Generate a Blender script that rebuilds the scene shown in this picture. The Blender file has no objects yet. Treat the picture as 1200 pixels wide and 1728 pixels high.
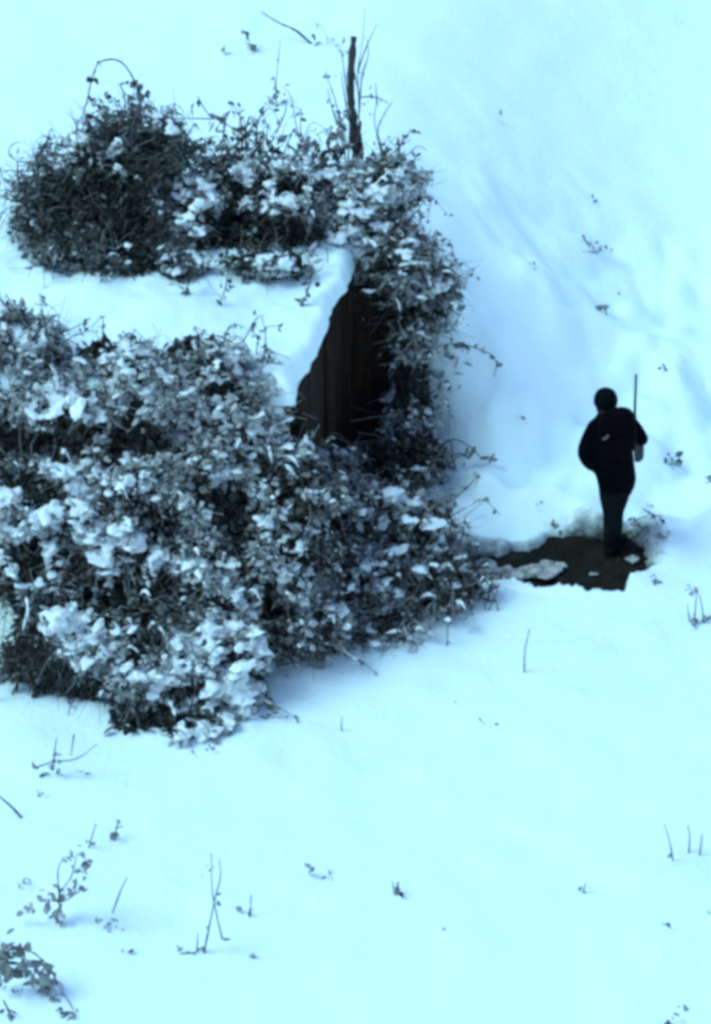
import bpy, bmesh, math, random
import numpy as np
from mathutils import Vector, Matrix

# ------------------------------------------------------------------ camera, sky, sun, exposure
SC = bpy.context.scene
COL = SC.collection
PITCH = math.radians(32.0)
FPX = 5800.0                       # focal length in pixels of a 1200 x 1728 picture
CAMZ = 17.24
cam_data = bpy.data.cameras.new('camera')
cam = bpy.data.objects.new('camera', cam_data)
COL.objects.link(cam)
cam.location = (0, 0, CAMZ)
cam.rotation_euler = (math.pi / 2 - PITCH, 0, 0)
cam_data.sensor_fit = 'VERTICAL'
cam_data.angle = 2 * math.atan(864 / FPX)
cam_data.clip_end = 3000
SC.camera = cam

SUN_EL, SUN_AZ = math.radians(54), math.radians(258)   # azimuth from +Y clockwise: the brighter part of the overcast lies to the left
world = bpy.data.worlds.new('World')
SC.world = world
world.use_nodes = True
wn = world.node_tree.nodes
wn.clear()
sky = wn.new('ShaderNodeTexSky')
sky.sky_type = 'NISHITA'
sky.sun_disc = False
sky.sun_elevation = SUN_EL
sky.sun_rotation = SUN_AZ
sky.air_density = 1.0
sky.dust_density = 0.3
sky.ozone_density = 2.5
bg = wn.new('ShaderNodeBackground')
bg.inputs[1].default_value = 0.15
wo = wn.new('ShaderNodeOutputWorld')
world.node_tree.links.new(sky.outputs[0], bg.inputs[0])
world.node_tree.links.new(bg.outputs[0], wo.inputs[0])

sun_data = bpy.data.lights.new('sun', 'SUN')
sun_data.energy = 1.2
sun_data.angle = math.radians(30)
sun_data.color = (0.62, 1.0, 0.98)
sun = bpy.data.objects.new('sun', sun_data)
COL.objects.link(sun)
sd = Vector((math.cos(SUN_EL) * math.sin(SUN_AZ), math.cos(SUN_EL) * math.cos(SUN_AZ), math.sin(SUN_EL)))
sun.rotation_euler = sd.to_track_quat('Z', 'Y').to_euler()
sun.location = (10, -10, 40)

SC.view_settings.view_transform = 'Standard'
SC.view_settings.look = 'None'
SC.view_settings.gamma = 1.0
SC.view_settings.exposure = 0.93
SC.render.engine = 'CYCLES'
SC.cycles.filter_width = 3.8       # the photograph is a soft video frame
SC.cycles.max_bounces = 6
SC.cycles.diffuse_bounces = 4

# ------------------------------------------------------------------ helpers
rng = np.random.default_rng(7)
random.seed(7)
SP, CP = math.sin(PITCH), math.cos(PITCH)


def ray(px, py):
    a = (px - 600) / FPX
    b = -(py - 864) / FPX
    return np.array([a, CP + b * SP, -SP + b * CP])


def at(px, py, Y):
    d = ray(px, py)
    t = Y / d[1]
    return np.array([d[0] * t, Y, CAMZ + d[2] * t])


def proj(P):
    P = np.asarray(P)
    x = P[..., 0]
    y = P[..., 1]
    z = P[..., 2] - CAMZ
    f = y * CP - z * SP
    u = y * SP + z * CP
    return 600 + FPX * x / f, 864 - FPX * u / f


def pxm(Y, py=864):                # pixels per metre at depth Y
    return FPX / (Y / ray(600, py)[1])


def _h(ix, iy, iz, s):
    n = (ix.astype(np.int64) * 374761393 + iy.astype(np.int64) * 668265263 + iz.astype(np.int64) * 2147483647 + s * 974711) & 0x7fffffff
    n = ((n ^ (n >> 13)) * 1274126177) & 0x7fffffff
    return ((n ^ (n >> 16)) & 0xffff) / 65535.0


def vnoise(P, s=0):
    P = np.asarray(P, dtype=float)
    i = np.floor(P)
    f = P - i
    f = f * f * (3 - 2 * f)
    r = 0
    for dx in (0, 1):
        for dy in (0, 1):
            for dz in (0, 1):
                w = (f[..., 0] if dx else 1 - f[..., 0]) * (f[..., 1] if dy else 1 - f[..., 1]) * (f[..., 2] if dz else 1 - f[..., 2])
                r = r + w * _h(i[..., 0] + dx, i[..., 1] + dy, i[..., 2] + dz, s)
    return r


def n2(x, y, freq, s):
    c, q = math.cos(s * 1.3 + .4), math.sin(s * 1.3 + .4)
    u, v = x * c - y * q, x * q + y * c
    w = vnoise(np.stack([u * freq, v * freq, np.full_like(x, s * 3.7)], -1), s)
    c, q = math.cos(s * 1.3 + 1.2), math.sin(s * 1.3 + 1.2)
    u, v = x * c - y * q + 3.3, x * q + y * c - 1.7
    return (w + vnoise(np.stack([u * freq, v * freq, np.full_like(x, s * 5.3)], -1), s + 50) - 1.0) * 0.68


def sstep(a, b, x):
    t = np.clip((x - a) / (b - a), 0, 1)
    return t * t * (3 - 2 * t)


def nrm(v):
    return v / np.maximum(np.linalg.norm(v, axis=-1, keepdims=True), 1e-9)


# ------------------------------------------------------------------ terrain shape
ROOF_Z = 2.1
X_FAR, Y_FAR = at(585, 440, 28.7)[0], 28.7
X_NEAR, Y_NEAR = at(490, 662, 26.2)[0], 26.2

MUD_PX = [(775, 968), (800, 938), (850, 932), (905, 930), (935, 912), (985, 902), (1015, 905), (1060, 902), (1078, 925), (1072, 955),
          (1052, 985), (1045, 998), (990, 996), (955, 985), (905, 986), (870, 975), (800, 978)]
MUD_XY = np.array([(lambda d: (d[0] * (-CAMZ / d[2]), d[1] * (-CAMZ / d[2])))(ray(*p)) for p in MUD_PX])
MUD_X0, MUD_Y0 = MUD_XY.min(0) - 0.4
MUD_X1, MUD_Y1 = MUD_XY.max(0) + 0.4


def sdf_poly(x, y, poly):
    d = np.full(x.shape, 1e9)
    ins = np.zeros(x.shape, bool)
    n = len(poly)
    for i in range(n):
        ax, ay = poly[i]
        bx, by = poly[(i + 1) % n]
        ex, ey = bx - ax, by - ay
        t = np.clip(((x - ax) * ex + (y - ay) * ey) / (ex * ex + ey * ey), 0, 1)
        d = np.minimum(d, np.hypot(x - ax - t * ex, y - ay - t * ey))
        c = ((ay > y) != (by > y)) & (x < (bx - ax) * (y - ay) / (by - ay + 1e-12) + ax)
        ins ^= c
    return np.where(ins, -d, d)


def softplus(t):
    return np.log1p(np.exp(np.clip(t * 2.5, -40, 40))) / 2.5


def base_h(x, y):
    r = 0.20 * softplus(y - 28.0)
    r = np.where(y > 60, r, r)
    top = 2.02 + 0.05 * np.clip(y - 28.8, 0, 300)
    wide = 2.7 + 0.25 * np.clip(y - 28.8, 0, 12)
    sx = 1 - sstep(0.0, wide, x)
    fx = sstep(0.5, 1.3, x)
    y0 = 28.78 - 0.58 * fx
    y1 = 28.88 + 0.42 * fx
    sy = sstep(y0, y1, y)
    return r + np.maximum(top - r, 0) * sx * sy


def relief(x, y):
    rough = 0.40 + 3.0 * sstep(0.5, 1.3, x) * sstep(26.7, 27.4, y) * (1 - sstep(29.2, 32.5, y))
    h = 0.13 * n2(x, y, 0.55, 1) + rough * (0.12 * n2(x, y, 1.5, 2) + 0.085 * n2(x, y, 3.0, 3)) + 0.020 * rough * n2(x, y, 6.0, 4)
    zone = sstep(0.6, 1.4, x) * sstep(26.8, 27.5, y) * (1 - sstep(31.0, 33.5, y))
    h = h + zone * (0.16 * np.abs(n2(x, y, 1.7, 61)) + 0.13 * np.abs(n2(x, y, 3.1, 62)) - 0.03)
    hol = 0.10 * np.exp(-(((x - 3.45) / 0.6) ** 2 + ((y - 22.3) / 0.5) ** 2))
    return h - hol


def mud_sd(x, y):
    return sdf_poly(x, y, MUD_XY) - 0.05 - 0.02 + 0.09 * n2(x, y, 4.5, 11) + 0.08 * n2(x, y, 11, 12) + 0.06 * n2(x, y, 24, 13)


def mud_h(x, y):
    return base_h(x, y) + 0.05 * n2(x, y, 3.0, 21) + 0.05 * n2(x, y, 9.0, 22) - 0.10


def snow_h(x, y):
    h = base_h(x, y) + relief(x, y)
    m = (x > MUD_X0) & (x < MUD_X1) & (y > MUD_Y0) & (y < MUD_Y1)
    if np.any(m):
        sd_ = mud_sd(x[m], y[m])
        far_ = sstep(26.35, 26.7, y[m])
        k = 1 - sstep(-0.05 - .06 * far_, 0.03 + .12 * far_, sd_)
        lip = 0.05 * np.exp(-np.clip(sd_, 0, 9) / 0.12)
        lump = 0.16 * np.clip(n2(x[m], y[m], 2.6, 31) - 0.02, 0, 1)
        left = 1 - sstep(2.1, 2.5, x[m])
        h[m] = h[m] + lip - k * (0.40 - lump * left * 1.6)
    return h


def gz(x, y):
    return float(snow_h(np.array([float(x)]), np.array([float(y)]))[0])


def on_ground(px, py):
    d = ray(px, py)
    t = 20.0
    prev = t
    while t < 90:
        p = d * t
        if CAMZ + p[2] < gz(p[0], p[1]):
            break
        prev = t
        t += 0.15
    lo, hi = prev, t
    for _ in range(18):
        m = (lo + hi) / 2
        p = d * m
        if CAMZ + p[2] < gz(p[0], p[1]):
            hi = m
        else:
            lo = m
    p = d * hi
    return np.array([p[0], p[1], CAMZ + p[2]])


# ------------------------------------------------------------------ mesh and object helpers
def mk_mesh(name, V, tris=None, quads=None, attrs=None, mats=(), tri_mat=None, quad_mat=None, smooth=False):
    me = bpy.data.meshes.new(name)
    V = np.asarray(V, dtype=np.float32)
    tris = np.zeros((0, 3), np.int32) if tris is None else np.asarray(tris, np.int32)
    quads = np.zeros((0, 4), np.int32) if quads is None else np.asarray(quads, np.int32)
    me.vertices.add(len(V))
    me.vertices.foreach_set('co', V.ravel())
    nl = tris.size + quads.size
    me.loops.add(nl)
    me.loops.foreach_set('vertex_index', np.concatenate([tris.ravel(), quads.ravel()]).astype(np.int32))
    np_ = len(tris) + len(quads)
    me.polygons.add(np_)
    starts = np.concatenate([np.arange(len(tris)) * 3, tris.size + np.arange(len(quads)) * 4]).astype(np.int32)
    me.polygons.foreach_set('loop_start', starts)
    for m in mats:
        me.materials.append(m)
    if tri_mat is not None or quad_mat is not None:
        tm = np.zeros(len(tris), np.int32) if tri_mat is None else np.asarray(tri_mat, np.int32)
        qm = np.zeros(len(quads), np.int32) if quad_mat is None else np.asarray(quad_mat, np.int32)
        me.polygons.foreach_set('material_index', np.concatenate([tm, qm]))
    me.polygons.foreach_set('use_smooth', np.full(np_, smooth))
    for k, v in (attrs or {}).items():
        a = me.attributes.new(k, 'FLOAT', 'POINT')
        a.data.foreach_set('value', np.asarray(v, np.float32).ravel())
    me.update(calc_edges=True)
    me.validate()
    return me


def obj(name, me, parent=None, loc=(0, 0, 0), **props):
    o = bpy.data.objects.new(name, me)
    COL.objects.link(o)
    o.location = loc
    if parent is not None:
        o.parent = parent
    for k, v in props.items():
        o[k] = v
    return o


def thing(name, label, cat, loc=(0, 0, 0), group=None):
    o = bpy.data.objects.new(name, None)
    COL.objects.link(o)
    o.empty_display_size = 0.1
    o.location = tuple(float(v) for v in loc)
    o['label'] = label
    o['category'] = cat
    if group:
        o['group'] = group
    return o


class Geo:
    """collects numpy pieces for one mesh"""
    def __init__(self):
        self.V, self.T, self.Q, self.A, self.n = [], [], [], {}, 0

    def add(self, V, T=None, Q=None, **attrs):
        V = np.asarray(V, float).reshape(-1, 3)
        if T is not None and len(T):
            self.T.append(np.asarray(T).reshape(-1, 3) + self.n)
        if Q is not None and len(Q):
            self.Q.append(np.asarray(Q).reshape(-1, 4) + self.n)
        for k, v in attrs.items():
            self.A.setdefault(k, []).append(np.broadcast_to(np.asarray(v, float), (len(V),)))
        self.V.append(V)
        self.n += len(V)

    def mesh(self, name, mats, smooth=True, off=(0, 0, 0)):
        V = np.concatenate(self.V) - np.asarray(off)
        return mk_mesh(name, V, np.concatenate(self.T) if self.T else None, np.concatenate(self.Q) if self.Q else None,
                       {k: np.concatenate(v) for k, v in self.A.items()}, mats, smooth=smooth)


def tube(g, pts, rad, sides=5, **attrs):
    pts = np.asarray(pts, float)
    n = len(pts)
    rad = np.broadcast_to(np.asarray(rad, float), (n,))
    tan = nrm(np.gradient(pts, axis=0))
    ref = np.array([0.31, 0.87, 0.38]) if abs(tan[0, 1]) < 0.8 else np.array([0.9, 0.1, 0.4])
    a = nrm(np.cross(tan, ref))
    b = np.cross(tan, a)
    th = np.linspace(0, 2 * np.pi, sides, endpoint=False)
    V = pts[:, None] + rad[:, None, None] * (np.cos(th)[None, :, None] * a[:, None] + np.sin(th)[None, :, None] * b[:, None])
    Q = []
    for i in range(n - 1):
        for j in range(sides):
            k = (j + 1) % sides
            Q.append((i * sides + j, i * sides + k, (i + 1) * sides + k, (i + 1) * sides + j))
    T = []
    V = np.concatenate([V.reshape(-1, 3), pts[:1], pts[-1:]])
    for j in range(sides):
        k = (j + 1) % sides
        T.append((n * sides, k, j))
        T.append((n * sides + 1, (n - 1) * sides + j, (n - 1) * sides + k))
    g.add(V, T, Q, **attrs)


def curve_pts(ctrl, n=12):
    ctrl = np.asarray(ctrl, float)
    if len(ctrl) == 2:
        t = np.linspace(0, 1, n)[:, None]
        return ctrl[0] * (1 - t) + ctrl[1] * t
    P = np.vstack([2 * ctrl[0] - ctrl[1], ctrl, 2 * ctrl[-1] - ctrl[-2]])
    out = []
    m = len(ctrl) - 1
    for i in range(m):
        p0, p1, p2, p3 = P[i:i + 4]
        for t in np.linspace(0, 1, max(2, n // m), endpoint=(i == m - 1)):
            out.append(0.5 * (2 * p1 + (p2 - p0) * t + (2 * p0 - 5 * p1 + 4 * p2 - p3) * t * t + (3 * p1 - p0 - 3 * p2 + p3) * t ** 3))
    return np.array(out)


LEAF_V = np.array([(0, 0, 0), (-.5, .35, -.10), (0, .40, 0.03), (.5, .35, -.10), (-.36, .70, -.12), (.36, .70, -.12), (0, 1, -.16), (0, .72, -.02)])
LEAF_T = np.array([(0, 2, 1), (0, 3, 2), (4, 7, 6), (7, 5, 6)])
LEAF_Q = np.array([(1, 2, 7, 4), (2, 3, 5, 7)])


def leaves(g, P, N, L, W, frost, tint, R, curl=1.0):
    """many leaves at points P with normals N, lengths L, widths W"""
    n = len(P)
    if n == 0:
        return
    d = R.normal(size=(n, 3))
    d[:, 2] -= 0.5
    d = nrm(d - N * (d * N).sum(-1, keepdims=True))
    s = np.cross(d, N)
    lv = LEAF_V[None] * np.stack([W, L, L * R.uniform(.3, 1.6, n)], -1)[:, None, :]
    V = P[:, None] + lv[..., 0:1] * s[:, None] + lv[..., 1:2] * d[:, None] + lv[..., 2:3] * N[:, None]
    off = (np.arange(n) * 8)[:, None, None]
    g.add(V.reshape(-1, 3), (LEAF_T[None] + off).reshape(-1, 3), (LEAF_Q[None] + off).reshape(-1, 4),
          frost=np.repeat(frost, 8), tint=np.repeat(tint, 8))


def _ico():
    bm = bmesh.new()
    bmesh.ops.create_icosphere(bm, subdivisions=2, radius=1)
    V = np.array([v.co[:] for v in bm.verts])
    T = np.array([[v.index for v in f.verts] for f in bm.faces])
    bm.free()
    return V, T


ICO_V, ICO_T = _ico()


def puffs(g, P, r, R, flat=0.5, stretch=None):
    """irregular little heaps of snow"""
    n = len(P)
    if n == 0:
        return
    m = len(ICO_V)
    ang = R.uniform(0, 2 * np.pi, n)
    el = R.uniform(1.0, 1.9, n) if stretch is None else stretch
    bump = 1 + 1.3 * (vnoise(ICO_V[None] * 1.9 + R.uniform(0, 90, (n, 1, 3)), 5) - 0.5)
    B = ICO_V[None] * bump[..., None] * r[:, None, None]
    x = B[..., 0] * el[:, None]
    y = B[..., 1]
    z = B[..., 2] * flat
    z = np.where(z < 0, z * 0.5, z)
    ca, sa = np.cos(ang)[:, None], np.sin(ang)[:, None]
    V = np.stack([x * ca - y * sa, x * sa + y * ca, z + x * R.uniform(-.45, .45, n)[:, None]], -1) + P[:, None]
    off = (np.arange(n) * m)[:, None, None]
    g.add(V.reshape(-1, 3), (ICO_T[None] + off).reshape(-1, 3), frost=1.0, tint=1.0)


# ------------------------------------------------------------------ materials
def mat(name, base, rough=0.85, spec=0.2):
    m = bpy.data.materials.new(name)
    m.use_nodes = True
    b = m.node_tree.nodes['Principled BSDF']
    b.inputs['Base Color'].default_value = (*base, 1)
    b.inputs['Roughness'].default_value = rough
    b.inputs['Specular IOR Level'].default_value = spec
    return m, m.node_tree, b


def noise_col(nt, b, stops, scale, detail=5, vec='Object', stretch=None, rough=0.6):
    N, L = nt.nodes, nt.links
    tc = N.new('ShaderNodeTexCoord')
    no = N.new('ShaderNodeTexNoise')
    no.inputs['Scale'].default_value = scale
    no.inputs['Detail'].default_value = detail
    no.inputs['Roughness'].default_value = rough
    src = tc.outputs[vec]
    if stretch:
        mp = N.new('ShaderNodeMapping')
        mp.inputs['Scale'].default_value = stretch
        L.new(src, mp.inputs[0])
        src = mp.outputs[0]
    L.new(src, no.inputs['Vector'])
    r = N.new('ShaderNodeValToRGB')
    els = r.color_ramp.elements
    while len(els) < len(stops):
        els.new(0.5)
    for e, (p, c) in zip(els, stops):
        e.position = p
        e.color = (*c, 1)
    L.new(no.outputs['Fac'], r.inputs[0])
    L.new(r.outputs[0], b.inputs['Base Color'])
    return no, r


def add_bump(nt, b, scale, dist, strength=0.6, vec='Object', detail=6):
    N, L = nt.nodes, nt.links
    tc = N.new('ShaderNodeTexCoord')
    no = N.new('ShaderNodeTexNoise')
    no.inputs['Scale'].default_value = scale
    no.inputs['Detail'].default_value = detail
    L.new(tc.outputs[vec], no.inputs['Vector'])
    bp = N.new('ShaderNodeBump')
    bp.inputs['Distance'].default_value = dist
    bp.inputs['Strength'].default_value = strength
    L.new(no.outputs['Fac'], bp.inputs['Height'])
    L.new(bp.outputs[0], b.inputs['Normal'])


SNOW_C = (0.70, 0.87, 0.88)
M_SNOW, nt, b = mat('snow', SNOW_C, 0.8, 0.25)
N, L = nt.nodes, nt.links
at_ = N.new('ShaderNodeAttribute')
at_.attribute_name = 'dirt_shade'
tc = N.new('ShaderNodeTexCoord')
no = N.new('ShaderNodeTexNoise')
no.inputs['Scale'].default_value = 7
no.inputs['Detail'].default_value = 8
no.inputs['Roughness'].default_value = 0.7
L.new(tc.outputs['Object'], no.inputs['Vector'])
ma = N.new('ShaderNodeMath')
ma.operation = 'MULTIPLY_ADD'
ma.inputs[1].default_value = 1.8
ma.inputs[2].default_value = -1.4
L.new(no.outputs['Fac'], ma.inputs[0])
mb = N.new('ShaderNodeMath')
mb.operation = 'MULTIPLY_ADD'
mb.inputs[1].default_value = 1.5
L.new(at_.outputs['Fac'], mb.inputs[0])
L.new(ma.outputs[0], mb.inputs[2])
mc = N.new('ShaderNodeClamp')
L.new(mb.outputs[0], mc.inputs[0])
mx = N.new('ShaderNodeMix')
mx.data_type = 'RGBA'
mx.inputs['A'].default_value = (*SNOW_C, 1)
mx.inputs['B'].default_value = (0.045, 0.045, 0.038, 1)
L.new(mc.outputs[0], mx.inputs['Factor'])
L.new(mx.outputs['Result'], b.inputs['Base Color'])
add_bump(nt, b, 14, 0.03, 0.35)

M_PUFF, nt, b = mat('snow_on_plants', (0.62, 0.68, 0.72), 0.8, 0.2)
noise_col(nt, b, [(0.3, (0.52, 0.585, 0.59)), (0.6, (0.70, 0.81, 0.815))], 9, vec='Object')

M_SLUSH, nt, b = mat('dirty_snow', (0.4, 0.41, 0.41), 0.7, 0.2)
noise_col(nt, b, [(0.35, (0.10, 0.10, 0.09)), (0.6, (0.42, 0.42, 0.41))], 14, detail=8)

M_LEAF, nt, b = mat('bramble_leaf', (0.03, 0.035, 0.03), 0.6, 0.3)
N, L = nt.nodes, nt.links
fr = N.new('ShaderNodeAttribute')
fr.attribute_name = 'frost'
ti = N.new('ShaderNodeAttribute')
ti.attribute_name = 'tint'
rp = N.new('ShaderNodeValToRGB')
els = rp.color_ramp.elements
els.new(0.4)
els.new(0.75)
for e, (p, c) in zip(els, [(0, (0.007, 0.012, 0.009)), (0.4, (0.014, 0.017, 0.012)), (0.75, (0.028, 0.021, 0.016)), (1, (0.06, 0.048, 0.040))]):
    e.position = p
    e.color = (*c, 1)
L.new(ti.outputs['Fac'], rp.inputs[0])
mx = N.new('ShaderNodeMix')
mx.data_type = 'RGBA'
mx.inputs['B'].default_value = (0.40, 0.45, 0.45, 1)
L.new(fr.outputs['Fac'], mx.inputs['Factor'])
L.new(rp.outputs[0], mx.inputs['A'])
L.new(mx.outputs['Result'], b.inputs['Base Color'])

M_CANE, nt, b = mat('cane', (0.03, 0.025, 0.022), 0.8)
noise_col(nt, b, [(0.35, (0.016, 0.016, 0.015)), (0.7, (0.06, 0.048, 0.04))], 25)
M_STRAW, nt, b = mat('dry_stalk', (0.10, 0.09, 0.08), 0.85)
noise_col(nt, b, [(0.35, (0.05, 0.05, 0.055)), (0.7, (0.16, 0.15, 0.14))], 30)
M_BARK, nt, b = mat('weathered_wood', (0.06, 0.055, 0.05), 0.9)
noise_col(nt, b, [(0.3, (0.015, 0.015, 0.016)), (0.6, (0.06, 0.055, 0.05)), (0.8, (0.13, 0.12, 0.11))], 14, stretch=(1, 1, 0.2))
add_bump(nt, b, 40, 0.02, 0.8)
M_MUD, nt, b = mat('wet_mud', (0.02, 0.018, 0.013), 0.75, 0.1)
noise_col(nt, b, [(0.3, (0.003, 0.0035, 0.003)), (0.55, (0.011, 0.0105, 0.007)), (0.8, (0.034, 0.030, 0.020))], 5, detail=8)
add_bump(nt, b, 18, 0.05, 0.8)
M_BOARD, nt, b = mat('dark_boards', (0.022, 0.016, 0.012), 0.9, 0.1)
noise_col(nt, b, [(0.3, (0.008, 0.008, 0.008)), (0.55, (0.024, 0.015, 0.010)), (0.8, (0.05, 0.032, 0.020))], 6, stretch=(3, 3, 0.4), detail=8)
add_bump(nt, b, 30, 0.02, 0.8)

# ------------------------------------------------------------------ ground
def axis(a, b, step, lo, hi):
    core = np.arange(a, b + 1e-6, step)
    out = [core]
    g = step
    v = b
    tail = []
    while v < hi:
        g *= 1.35
        v += g
        tail.append(min(v, hi))
    g = step
    v = a
    head = []
    while v > lo:
        g *= 1.35
        v -= g
        head.append(max(v, lo))
    return np.concatenate([head[::-1], core, tail])


gx = axis(-4.2, 4.4, 0.03, -400, 400)
gy = axis(21.5, 35.5, 0.035, -60, 900)
X, Y = np.meshgrid(gx, gy)
far = sstep(40, 120, Y)
Zs = snow_h(X.ravel(), Y.ravel()).reshape(X.shape)
Zs = Zs * (1 - far) + far * (snow_h(X.ravel(), np.minimum(Y.ravel(), 60)).reshape(X.shape))
nx, ny = len(gx), len(gy)
idx = np.arange(nx * ny).reshape(ny, nx)
quads = np.stack([idx[:-1, :-1], idx[:-1, 1:], idx[1:, 1:], idx[1:, :-1]], -1).reshape(-1, 4)
dirt_shade = np.zeros(X.shape)
m = (X > MUD_X0) & (X < MUD_X1) & (Y > MUD_Y0) & (Y < MUD_Y1)
sdm = mud_sd(X[m], Y[m])
dirt_shade[m] = np.clip(1 - np.clip(sdm, 0, 9) / 0.30, 0, 1) * np.where(Y[m] < 26.6, 0.25, 1.0)
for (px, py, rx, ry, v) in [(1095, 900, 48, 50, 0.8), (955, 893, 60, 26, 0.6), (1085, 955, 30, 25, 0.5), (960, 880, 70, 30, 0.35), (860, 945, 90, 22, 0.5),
                            (640, 1105, 160, 34, 0.25), (560, 1130, 130, 26, 0.3), (300, 470, 250, 34, 0.3), (790, 1020, 60, 30, 0.35), (615, 735, 55, 60, 1.0), (90, 1110, 80, 60, 1.0)]:  # trampled dirt and litter; spots along the bush feet paint shade into the snow
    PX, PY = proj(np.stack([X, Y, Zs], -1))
    dirt_shade = np.maximum(dirt_shade, v * np.exp(-(((PX - px) / rx) ** 2 + ((PY - py) / ry) ** 2) * 1.2))
me = mk_mesh('snowy_ground', np.stack([X, Y, Zs], -1).reshape(-1, 3), None, quads, {'dirt_shade': dirt_shade}, [M_SNOW], smooth=True)
obj('snowy_ground', me, kind='structure')

mx_ = np.arange(MUD_X0, MUD_X1, 0.03)
my_ = np.arange(MUD_Y0, MUD_Y1, 0.03)
X, Y = np.meshgrid(mx_, my_)
Z = mud_h(X.ravel(), Y.ravel()).reshape(X.shape) - 0.6 * np.clip((mud_sd(X.ravel(), Y.ravel()).reshape(X.shape) - 0.1), 0, 0.3)
idx = np.arange(X.size).reshape(X.shape)
quads = np.stack([idx[:-1, :-1], idx[:-1, 1:], idx[1:, 1:], idx[1:, :-1]], -1).reshape(-1, 4)
obj('muddy_ground', mk_mesh('muddy_ground', np.stack([X, Y, Z], -1).reshape(-1, 3), None, quads, None, [M_MUD], smooth=True), kind='structure')

# ------------------------------------------------------------------ the shed half buried in brambles
shed = thing('shed', 'low dark wooden shed with a flat snow covered roof, half buried in brambles', 'shed', (-2.4, 27.45, 0))
S0 = np.array([-2.4, 27.45, 0.0])


def board_wall(name, a, b_, z0, z1, wd=0.17, th=0.04, seed=1, gap=0.008):
    R = np.random.default_rng(seed)
    a, b_ = np.array(a, float), np.array(b_, float)
    ln = np.linalg.norm(b_ - a)
    u = (b_ - a) / ln
    nn = np.array([u[1], -u[0]])
    bm = bmesh.new()
    s = 0
    while s < ln - 0.02:
        w = min(wd * R.uniform(.75, 1.25), ln - s)
        o_ = R.uniform(-0.012, 0.012)
        t0, t1 = s + gap / 2, s + w - gap / 2
        zt = z1 - R.uniform(0, .03)
        c = []
        for (t, k) in ((t0, 0), (t1, 0), (t1, 1), (t0, 1)):
            p = a + u * t + nn * (o_ + (th if k == 0 else 0))
            c.append(p)
        vb = [bm.verts.new((p[0] - S0[0], p[1] - S0[1], z0)) for p in c]
        vt = [bm.verts.new((p[0] - S0[0], p[1] - S0[1], zt)) for p in c]
        for i in range(4):
            j = (i + 1) % 4
            bm.faces.new((vb[i], vb[j], vt[j], vt[i]))
        bm.faces.new(vt)
        bm.faces.new(vb[::-1])
        s += w
    bmesh.ops.recalc_face_normals(bm, faces=bm.faces)
    me = bpy.data.meshes.new(name)
    bm.to_mesh(me)
    bm.free()
    me.materials.append(M_BOARD)
    return obj(name, me, shed)


def post_mesh(name, base, top, r0, r1, m, parent, off, seed, sides=9, n=16, wob=0.02):
    R = np.random.default_rng(seed)
    pts = curve_pts([base, (np.array(base) + np.array(top)) / 2 + R.normal(0, wob, 3) * [1, 1, 0], top], n)
    rad = np.linspace(r0, r1, len(pts)) * (1 + 0.14 * R.normal(size=len(pts)))
    g = Geo()
    tube(g, pts, rad, sides)
    return obj(name, g.mesh(name, [m], True, off), parent)


xl = -5.2
board_wall('wall', (X_NEAR, Y_NEAR), (X_FAR, Y_FAR), -0.1, ROOF_Z - 0.06, seed=3)
board_wall('wall', (xl, Y_NEAR), (X_NEAR, Y_NEAR), -0.1, ROOF_Z - 0.06, seed=4)
board_wall('wall', (X_FAR + 0.02, Y_FAR - 0.01), (0.62, Y_FAR + 0.06), -0.1, ROOF_Z - 0.25, seed=5)  # added wing; its dark boards stand in for the shade behind the creeper
for f_ in (0.03, 0.52, 0.93):
    p = np.array([X_NEAR, Y_NEAR]) * (1 - f_) + np.array([X_FAR, Y_FAR]) * f_ + np.array([0.06, -0.01])
    post_mesh('post', (p[0], p[1], -0.1), (p[0], p[1], ROOF_Z - 0.08), 0.055, 0.05, M_BOARD, shed, S0, int(f_ * 90) + 1)
# roof deck
bm = bmesh.new()
pts = [(xl, Y_NEAR - 0.12), (X_NEAR + 0.05, Y_NEAR - 0.12), (X_FAR + 0.04, Y_FAR + 0.05), (xl, Y_FAR + 0.05)]
vb = [bm.verts.new((p[0] - S0[0], p[1] - S0[1], ROOF_Z - 0.06)) for p in pts]
vt = [bm.verts.new((p[0] - S0[0], p[1] - S0[1], ROOF_Z - 0.02)) for p in pts]
for i in range(4):
    j = (i + 1) % 4
    bm.faces.new((vb[i], vb[j], vt[j], vt[i]))
bm.faces.new(vt)
bm.faces.new(vb[::-1])
me = bpy.data.meshes.new('roof')
bm.to_mesh(me)
bm.free()
me.materials.append(M_BOARD)
roof = obj('roof', me, shed)
# snow on the roof: a soft slab that rounds off at the open edge
nu, nv = 150, 90
U, W = np.meshgrid(np.linspace(0, 1, nu) ** 0.8, np.linspace(0, 1, nv))
ye = Y_NEAR - 0.17 + W * (Y_FAR + 0.35 - Y_NEAR + 0.17)
xe = X_NEAR + (X_FAR - X_NEAR) * (ye - Y_NEAR) / (Y_FAR - Y_NEAR) + 0.07
xe = xe + 0.09 * n2(xe, ye, 2.6, 41) + 0.05 * n2(xe, ye, 8, 42)
xx = xl + (xe - xl) * U
dist = np.minimum((xe - xx) / 0.14, np.clip((ye - ye.min()) / 0.16, 0, 99))
dist = np.clip(dist, 0, 1)
zz = ROOF_Z - 0.03 + 0.19 * np.sqrt(1 - (1 - dist) ** 2) + dist * (0.14 * n2(xx, ye, 1.2, 43) + 0.10 * n2(xx, ye, 3.0, 44) + 0.03 * n2(xx, ye, 8, 45))
Vt = np.stack([xx, ye, zz], -1).reshape(-1, 3)
idx = np.arange(nu * nv).reshape(nv, nu)
quads = np.stack([idx[:-1, :-1], idx[:-1, 1:], idx[1:, 1:], idx[1:, :-1]], -1).reshape(-1, 4)
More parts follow.
